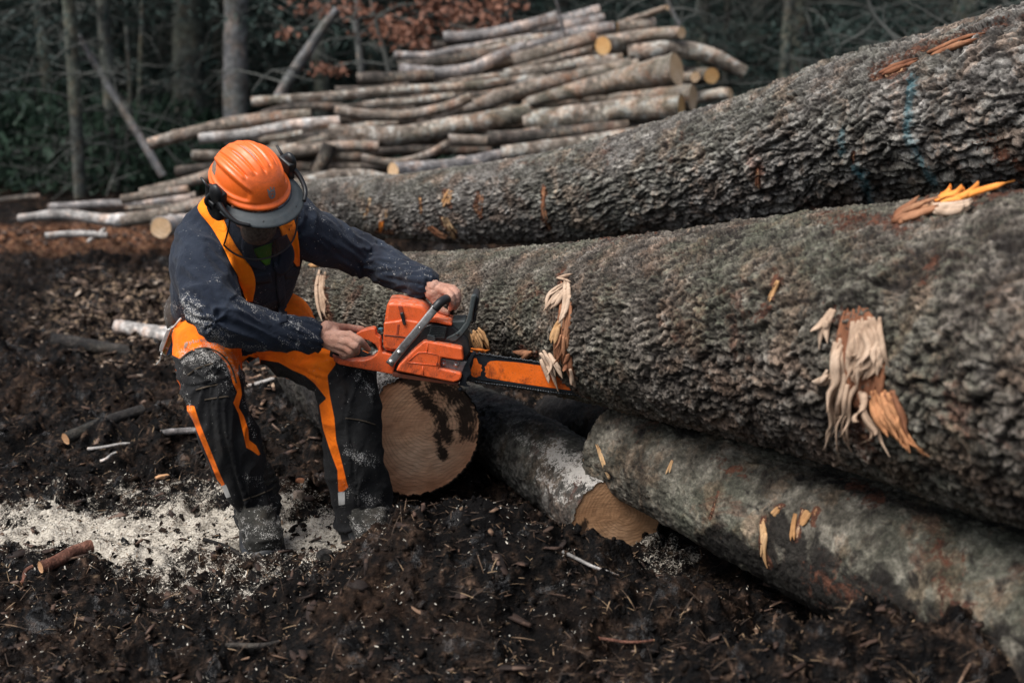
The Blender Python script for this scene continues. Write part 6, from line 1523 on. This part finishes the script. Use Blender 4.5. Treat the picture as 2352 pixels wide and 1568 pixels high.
for pts, hw, mt, off in [
    ([(1965, 700), (1975, 790), (1985, 880), (2000, 960)], [26, 52, 46, 20], TORN_R, 0.004), ([(1296, 640), (1300, 710), (1290, 790), (1290, 860)], [8, 14, 16, 10], TORN_R, 0.004),
    ([(2040, 900), (2060, 960), (2090, 1010)], [16, 20, 8], TORN_R, 0.008),
    ([(1983, 731), (1993, 798), (1983, 856), (1978, 885)], [22, 40, 33, 12], WOOD_PALE, 0.016),
    ([(2000, 740), (2012, 800), (2020, 850)], [14, 22, 12], WOOD_PALE, 0.024),
    ([(1930, 770), (1925, 832), (1930, 904), (1921, 976), (1918, 1043)], [10, 13, 14, 8, 3], WOOD_PALE, 0.022),
    ([(1916, 712), (1897, 755), (1892, 784)], [6, 8, 3], WOOD_PALE, 0.018), ([(1877, 880), (1900, 872), (1925, 875)], [4, 9, 8], WOOD_PALE, 0.02),
    ([(1964, 894), (1954, 942), (1961, 1019)], [10, 6, 2], WOOD_PALE, 0.03), ([(1983, 899), (2007, 966), (2055, 1029)], [9, 6, 4], WOOD_PALE, 0.035),
    ([(2017, 894), (2041, 952), (2079, 1000), (2122, 1043)], [20, 24, 14, 4], WOOD_SMALL, 0.016),
    ([(2151, 468), (2223, 440), (2271, 424), (2305, 424), (2348, 434)], [10, 15, 13, 10, 3], TORN_O, 0.022), ([(2141, 480), (2199, 482), (2247, 468)], [8, 12, 4], WOOD_PALE, 0.014),
    ([(2050, 505), (2110, 485), (2160, 475)], [14, 14, 8], TORN_R, 0.012),
    ([(1280, 638), (1301, 637), (1318, 640)], [3, 5, 3], WOOD_PALE, 0.012),
    ([(1301, 640), (1304, 662), (1303, 701), (1294, 737), (1298, 772)], [6, 7, 7, 6, 4], WOOD_PALE, 0.014), ([(1304, 655), (1283, 672), (1272, 692), (1268, 712)], [5, 15, 16, 6], WOOD_PALE, 0.016),
    ([(1290, 740), (1276, 764), (1282, 790)], [6, 9, 4], TORN, 0.018), ([(1298, 770), (1296, 800), (1290, 835)], [5, 6, 3], TORN_R, 0.016),
    ([(1252, 806), (1270, 830), (1286, 858), (1300, 884)], [12, 16, 12, 4], WOOD_PALE, 0.028), ([(1300, 812), (1310, 840), (1322, 872)], [8, 9, 4], TORN_R, 0.022), ([(1316, 850), (1327, 880)], [7, 4], WOOD_PALE, 0.02),
    ([(1222, 806), (1208, 815), (1196, 822)], [5, 9, 5], TORN_R, 0.016),
    ([(1090, 758), (1104, 782), (1122, 808)], [12, 20, 9], TORN, 0.010), ([(1078, 800), (1105, 806), (1130, 800)], [3, 5, 3], TORN_O, 0.014),
    ([(742, 620), (736, 660), (742, 700), (752, 735)], [8, 10, 9, 6], WOOD_PALE, 0.014), ([(712, 612), (735, 604), (755, 606)], [6, 8, 4], TORN, 0.014),
    ([(1790, 640), (1775, 672), (1765, 700)], [3, 4, 2], TORN, 0.003)]:
    torn(log_main, B1, pts, hw, mt, off)
for pts, hw, mt, off in [
    ([(1037, 438), (1020, 474)], [9, 12], TORN, 0.008), ([(851, 455), (840, 505)], [3, 5], TORN, 0.006), ([(887, 484), (887, 505)], [4, 4], TORN, 0.006), ([(1020, 498), (1035, 527), (1053, 548)], [6, 10, 7], TORN, 0.012),
    ([(1107, 448), (1103, 498)], [5, 5], TORN_R, 0.008), ([(876, 508), (878, 532)], [7, 4], TORN_O, 0.010), ([(1250, 430), (1246, 470), (1262, 520)], [4, 6, 5], TORN_R, 0.010), ([(965, 455), (968, 495)], [3, 4], TORN, 0.006),
    ([(985, 520), (1010, 540), (1035, 545)], [6, 9, 6], TORN_R, 0.014), ([(1740, 388), (1741, 432)], [4, 5], TORN_R, 0.010), ([(2128, 128), (2200, 100), (2270, 74)], [5, 9, 5], TORN_R, 0.014), ([(2020, 172), (2075, 150), (2120, 132)], [6, 9, 6], TORN_R, 0.014)]:
    torn(log_upper, B2, pts, hw, mt, off * 0.6)
for pts, hw, mt, off in [
    ([(1775, 1182), (1790, 1168)], [7, 6], TORN, 0.008), ([(1750, 1197), (1757, 1237), (1753, 1265), (1768, 1301)], [7, 8, 6, 5], TORN, 0.010), ([(1858, 1175), (1843, 1208)], [9, 7], TORN, 0.010),
    ([(1829, 1179), (1822, 1208), (1822, 1251)], [5, 5, 6], TORN, 0.010), ([(1545, 1057), (1534, 1089)], [3, 4], TORN, 0.006), ([(1400, 1100), (1385, 1060), (1372, 1020)], [4, 6, 4], TORN, 0.004)]:
    torn(log_green, B4, pts, [h_ * 0.8 for h_ in hw], mt, off * 0.5)

# ------------------------------------------------------------------ loose stuff on the mud
def scat(n, xr, yr, dens=None, seed=1):
    g_ = np.random.default_rng(seed); x = g_.uniform(*xr, n); y = yr[0] + (yr[1] - yr[0]) * g_.random(n) ** 1.5
    k = np.abs(x) < 0.42 * y + 0.25
    if dens is not None: k &= g_.random(n) < dens(x, y)
    return x[k], y[k], g_
ICO = None
def ico():
    bm = bmesh.new(); bmesh.ops.create_icosphere(bm, subdivisions=1, radius=1.0)
    V = np.array([v.co[:] for v in bm.verts]); F = np.array([[v.index for v in f.verts] for f in bm.faces]); bm.free(); return V, F
IV, IF = ico()
def rotm(g_, n):
    q = g_.normal(size=(n, 4)); q /= np.linalg.norm(q, axis=1)[:, None]; w, x, y, z = q.T
    return np.stack([1 - 2 * (y * y + z * z), 2 * (x * y - z * w), 2 * (x * z + y * w), 2 * (x * y + z * w), 1 - 2 * (x * x + z * z), 2 * (y * z - x * w), 2 * (x * z - y * w), 2 * (y * z + x * w), 1 - 2 * (x * x + y * y)], 1).reshape(n, 3, 3)
def yawm(g_, n, tilt=0.35):
    a = g_.uniform(0, 2 * math.pi, n); c, s_ = np.cos(a), np.sin(a); t = g_.normal(size=(n, 2)) * tilt
    X = np.stack([c, s_, t[:, 0]], 1); X /= np.linalg.norm(X, axis=1)[:, None]; Z = np.stack([-t[:, 0] * c, -t[:, 0] * s_, np.ones(n)], 1) + np.stack([0 * c, t[:, 1], 0 * c], 1)
    Y = np.cross(Z, X); Y /= np.linalg.norm(Y, axis=1)[:, None]; Z = np.cross(X, Y); return np.stack([X, Y, Z], 2)
def spread(name, label, base_V, base_F, x, y, g_, sizes, Ms, mat, lift=0.0, jit=0.0, smooth=False, cat='debris'):
    n = len(x); z = gh(x, y) + lift
    V = base_V[None] * sizes[:, None]
    if jit: V = V * (1 + jit * g_.uniform(-1, 1, V.shape[:2])[..., None])
    V = np.einsum('nij,nkj->nki', Ms, V) + np.stack([x, y, z], 1)[:, None]
    F = (base_F[None] + (np.arange(n) * len(base_V))[:, None, None]).reshape(-1, base_F.shape[1])
    o = mesh_np(name, V.reshape(-1, 3), F, mat, None, smooth); tag(o, label, cat, kind='stuff'); return o
x, y, g_ = scat(70000, (-3.2, 3.2), (2.45, 8.5), seed=3)
sz = 0.0018 + 0.011 * g_.random(len(x)) ** 6
spread('mud_crumbs', 'crumbs and clods of black wet mud over the churned ground', IV, IF, x, y, g_, sz[:, None] * g_.uniform(0.6, 1.3, (len(x), 3)), rotm(g_, len(x)), MUD, 0.0, 0.6)
def debris_mat(name, stops, rough=0.8):
    s = NT(name); c = s.ramp(s.noise(3.0, 6, 0.9), stops); wn_ = s.N('ShaderNodeTexWhiteNoise'); q = s.N('ShaderNodeVectorMath', operation='SNAP'); q.inputs[1].default_value = (0.03, 0.03, 0.5); s.L(s.v, q.inputs[0]); s.L(q.outputs[0], wn_.inputs['Vector'])
    c2 = s.ramp(wn_.outputs['Value'], stops); s.col(s.mix(0.8, c, c2)); s.rough(rough, 0.3); return s.m
FIB = debris_mat('brown_fibres', [(0.0, (0.008, 0.006, 0.005)), (0.5, (0.045, 0.028, 0.018)), (0.8, (0.12, 0.075, 0.045)), (1.0, (0.28, 0.19, 0.11))])
CHIP = debris_mat('wood_chips', [(0.0, (0.02, 0.012, 0.008)), (0.5, (0.06, 0.034, 0.022)), (0.82, (0.20, 0.12, 0.075)), (1.0, (0.42, 0.30, 0.21))])
CHIPL = debris_mat('mixed_chips', [(0.0, (0.012, 0.009, 0.007)), (0.6, (0.05, 0.03, 0.02)), (0.8, (0.25, 0.17, 0.12)), (1.0, (0.50, 0.40, 0.31))])
BCH = debris_mat('bark_chips', [(0.0, (0.010, 0.007, 0.006)), (0.6, (0.030, 0.016, 0.011)), (0.9, (0.10, 0.058, 0.040)), (1.0, (0.18, 0.12, 0.09))])
DUSTM = debris_mat('sawdust_grains', [(0.0, (0.32, 0.28, 0.22)), (0.5, (0.55, 0.50, 0.42)), (1.0, (0.74, 0.71, 0.63))])
# fibres: bent slivers
t5 = np.linspace(-1, 1, 5); SL_V = np.concatenate([np.stack([t5, 0.10 * (1 - t5 ** 2) * 3 - 0.1 + 0 * t5, 0.18 * (1 - t5 ** 2)], 1) + np.array([0, o_, 0]) for o_ in (-0.5, 0.5)]); SL_V[[0, 4, 5, 9], 1] *= 0.2
SL_F = np.array([[i, i + 1, i + 6, i + 5] for i in range(4)])
x, y, g_ = scat(90000, (-3.2, 3.2), (2.45, 8.0), seed=4, dens=lambda x, y: 0.25 + 0.9 * np.clip(fbm(np.stack([x, y, 0 * x], 1), 2.0, 3, 6) + 0.35, 0, 1))
ln = 0.005 + 0.034 * g_.random(len(x)) ** 3.5
spread('root_fibres', 'thin brown root fibres and needles lying on the mud', SL_V, SL_F, x, y, g_, np.stack([ln, 0.0010 + 0.0022 * g_.random(len(x)), ln * 0.8], 1), yawm(g_, len(x), 0.4), FIB, 0.004)
CH_V = np.array([[-1, -0.5, 0], [-0.2, -0.62, 0.02], [0.9, -0.35, 0], [1.05, 0.2, 0], [0.3, 0.6, 0.03], [-0.85, 0.42, 0]], float); CH_V = np.concatenate([CH_V + [0, 0, 0.12], CH_V - [0, 0, 0.12]])
CH_F = np.array([[0, 1, 4, 5], [1, 2, 3, 4], [11, 10, 7, 6], [10, 9, 8, 7], [0, 6, 7, 1], [1, 7, 8, 2], [2, 8, 9, 3], [3, 9, 10, 4], [4, 10, 11, 5], [5, 11, 6, 0]])
def cd(x, y):
    q = np.clip(fbm(np.stack([x, y, 0 * x], 1), 1.4, 3, 16) + 0.25, 0, 1)
    return np.clip(0.10 + 1.1 * q * (1.1 - 0.8 * sstep(3.2, 3.6, y) * (1 - sstep(4.4, 5.5, y))), 0, 1)
x, y, g_ = scat(10000, (-3.4, 3.4), (2.45, 7.5), seed=5, dens=cd)
s_ = 0.0018 + 0.012 * g_.random(len(x)) ** 4
spread('wood_chips', 'scattered brown and tan wood chips on the mud', CH_V, CH_F, x, y, g_, s_[:, None] * np.stack([g_.uniform(0.8, 3.4, len(x)), g_.uniform(0.3, 1.0, len(x)), g_.uniform(0.4, 1.2, len(x))], 1), yawm(g_, len(x), 0.45), CHIP, 0.004, 0.45)
x, y, g_ = scat(9000, (-3.4, 3.4), (2.45, 6.0), seed=6)
s_ = 0.0025 + 0.018 * g_.random(len(x)) ** 4
spread('bark_chips', 'reddish brown bark flakes trodden into the mud', CH_V, CH_F, x, y, g_, s_[:, None] * np.stack([g_.uniform(0.8, 1.8, len(x)), g_.uniform(0.6, 1.2, len(x)), g_.uniform(0.8, 1.8, len(x))], 1), yawm(g_, len(x), 0.35), BCH, 0.003, 0.45)
# the far litter strip and the chip patches behind the sawyer
def poly_d(pts, w): P_ = gpoly(pts); return lambda x, y: sstep(-w, w, poly_dist(np.stack([x, y], 1), P_) + 0.4 * fbm(np.stack([x, y, 0 * x], 1), 1.2, 3, 2))
for sd_, pts, w, n, yr, xr, nm, lb, mt in [(7, [(-200, 530), (400, 530), (420, 580), (260, 570), (-200, 598)], 0.3, 9000, (7.5, 10.6), (-4.5, -1.8), 'leaf_litter', 'rusty leaf litter and bark scraps at the foot of the pile on the left', BCH),
    (8, [(180, 680), (430, 640), (440, 860), (280, 830), (100, 780)], 0.5, 6000, (5.2, 8.0), (-3.0, -1.0), 'chip_patch', 'pale wood chips scattered behind the sawyer on the left', CHIPL),
    (9, [(560, 820), (760, 820), (740, 960), (560, 990)], 0.15, 2500, (4.4, 6.2), (-1.3, -0.4), 'chip_patch', 'wood chips between the legs of the sawyer', CHIP)]:
    x, y, g_ = scat(n, xr, yr, poly_d(pts, w), sd_); s_ = 0.007 + 0.022 * g_.random(len(x)) ** 3
    spread(nm, lb, CH_V, CH_F, x, y, g_, s_[:, None] * np.stack([g_.uniform(0.8, 2.0, len(x)), g_.uniform(0.6, 1.2, len(x)), g_.uniform(0.6, 1.4, len(x))], 1), yawm(g_, len(x), 0.4), mt, 0.01, 0.25)
# sawdust grains
from_gx = np.array([xs.min(), xs.max()])
ix = lambda x, y: (np.clip(np.searchsorted(ys, y), 0, len(ys) - 1), np.clip(np.searchsorted(xs, x), 0, len(xs) - 1))
D2 = dust.reshape(GX.shape)
x, y, g_ = scat(420000, (-2.4, 1.2), (2.9, 4.9), None, 10)
dd = D2[ix(x, y)]; k = g_.random(len(x)) < np.clip(dd * 0.6 + 0.003 + 0.03 * np.exp(-((y - 3.6) / 0.5) ** 2) * (x < 0.2), 0, 1)
x, y = x[k], y[k]; n = len(x)
spread('sawdust', 'pale sawdust flakes spread round the boots', CH_V, CH_F[:4], x, y, g_, (0.0008 + 0.0022 * g_.random(n) ** 2)[:, None] * np.stack([g_.uniform(0.8, 2.2, n), g_.uniform(0.5, 1.0, n), np.full(n, 0.5)], 1), yawm(g_, n, 0.5), DUSTM, 0.0035, 0.2)

# ------------------------------------------------------------------ single sticks and pieces of wood on the ground
STICKR = bark_mat('reddish_stick', [(0.3, (0.06, 0.025, 0.016)), (0.5, (0.14, 0.06, 0.04)), (0.7, (0.24, 0.12, 0.085))], 20, 0.0, (0.2, 0.09, 0.05), 90)
def stick(label, a, b, r, mat, r2=None, lift=0.6, bend=0.01, name='stick', em=None, flat=1.0, group=None, tip=None):
    A_ = gz_at(*a); B_ = gz_at(*b); n = 14; t = np.linspace(0, 1, n)
    xy = A_[:2] * (1 - t)[:, None] + B_[:2] * t[:, None]
    z0 = gbase(xy[:, 0], xy[:, 1]); rr = np.linspace(r, r2 or r * 0.8, n)
    zf = gh(xy[:, 0], xy[:, 1]); sl2 = np.polyfit(t, zf, 1); zz = np.polyval(sl2, t) + 0.5 * (zf - np.polyval(sl2, t)).max() + rr * lift
    pr = np.array([-(B_ - A_)[1], (B_ - A_)[0]]); pr = pr / np.linalg.norm(pr)
    xy = xy + pr * (bend * np.sin(t * 5 + a[0]))[:, None]
    if tip: rr[-3:] *= [0.8, 0.5, 0.15]
    P = np.column_stack([xy, zz])
    def bk(S, TH, R_, PP): return 0.12 * R_ * fbm(PP, 35, 3) + 0.06 * R_ * fbm(PP, 120, 2), np.clip(fbm(PP, 60, 2) * 0.5, 0, 1)
    return make_log(label, P, rr, mat, name, group, nl=60, seg=20, bark=bk, endmat=em or WOOD_SMALL, cat='stick', wob=0.12, oval=flat, ends=(1, 1))
stick('reddish brown broken stick at the lower left below the sawdust', (92, 1336), (215, 1295), 0.016, STICKR, 0.018)
stick('small reddish splinter just left of the broken stick', (42, 1340), (78, 1322), 0.006, STICKR, 0.005)
stick('pale yellow splinter on the mud left of the knee', (205, 1040), (305, 1043), 0.006, BARK_PILE[4], 0.004, tip=1, em=C_)
stick('short pale splinter under the yellow one', (230, 1056), (270, 1050), 0.006, BARK_PILE[4], 0.004, em=C_)
stick('half buried branch crossing the mud on the left', (150, 1032), (330, 996), 0.022, BARK_WET, 0.020, lift=0.1)
stick('grey stick lying beside the shin on the left', (370, 1030), (500, 1022), 0.012, BARK_PILE[2], 0.010, lift=0.2)
stick('bright torn splinter of wood between the legs', (575, 972), (650, 978), 0.008, BARK_PILE[4], 0.006, tip=1, em=C_)
stick('orange splinter lying above the bright torn one', (640, 940), (690, 948), 0.008, STICKR, 0.006, em=C_)
stick('pale plank like log slab behind the hip on the left', (265, 772), (392, 778), 0.035, BARK_PILE[4], 0.04, lift=0.5, em=C_)
stick('pale slab right behind the hanging measuring tape', (335, 796), (420, 806), 0.03, BARK_PILE[4], 0.03, lift=0.4, em=C_)
stick('dark half sunk branch on the left behind the chips', (120, 822), (340, 818), 0.035, BARK_WET, 0.03, lift=0.2)
stick('dark twig in the sawdust in front of the near boot', (470, 1256), (560, 1262), 0.006, BARK_WET, 0.005)
stick('thin tan twig across the near mud in the middle', (1365, 1527), (1500, 1530), 0.004, STICKR, 0.003)
stick('thin pale sliver on the mud below the small log', (1290, 1437), (1420, 1434), 0.005, BARK_PILE[4], 0.003, tip=1)
stick('blurred grey twig in the near mud left of the middle', (510, 1530), (640, 1490), 0.008, BARK_PILE[3], 0.006, lift=0.2)
def chunk(label, px, py, s, mat, seed, el=(1, 0.6, 0.5), yaw=0.3, lift=0.5):
    g0 = gz_at(px, py); bm = bmesh.new(); bmesh.ops.create_icosphere(bm, subdivisions=4, radius=1.0)
    V = np.array([v.co[:] for v in bm.verts]); F = np.array([[v.index for v in f.verts] for f in bm.faces]); bm.free()
    V = V * (1 + 0.35 * fbm(V, 1.3, 3, seed) + 0.12 * fbm(V, 4, 3, seed + 3))[:, None]
    V = np.clip(V, [-0.85, -0.8, -0.75], [0.9, 0.75, 0.8]) * np.array(el) * s
    c, s2 = math.cos(yaw), math.sin(yaw); V = V @ np.array([[c, -s2, 0], [s2, c, 0], [0, 0, 1]]).T
    z = float(gh(g0[0], g0[1])[0])
    o = mesh_np('wood_chunk', V + np.array([g0[0], g0[1], z + s * el[2] * lift]), F, mat, None, False, (g0[0], g0[1], z)); tag(o, label, 'wood piece'); return o
chunk('pale pointed piece of wood standing in the near mud left of the green log', 1238, 1348, 0.026, WOOD_OLD, 1, (0.55, 0.5, 1.1), 0.4, 0.4)
chunk('tan flat chip lying left of the near shin', 372, 1092, 0.022, WOOD_SMALL, 2, (1.2, 0.5, 0.35), 0.6)
chunk('tan chip lying between the legs at ankle height', 687, 1157, 0.025, WOOD_OLD, 3, (0.8, 0.6, 0.8), 0.2)
chunk('pink chip lying between the legs at calf height', 690, 1112, 0.020, TORN_R, 4, (1.1, 0.5, 0.5), -0.2)
chunk('grey stone like clod in the sawdust between the boots', 745, 1278, 0.028, BARK_WET, 5, (0.9, 0.7, 0.9), 0.3)
chunk('small tan chip lying on the sawdust mound at left', 640, 1180, 0.014, WOOD_PALE, 6)
chunk('brown lump of wood near the lower edge left of the green log', 1590, 1425, 0.030, WOOD_SMALL, 7, (1.0, 0.7, 0.7), 0.5)
chunk('orange brown chip at the top of the dark mound', 1100, 1330, 0.018, TORN_R, 8, (1.2, 0.6, 0.4), 0.3)
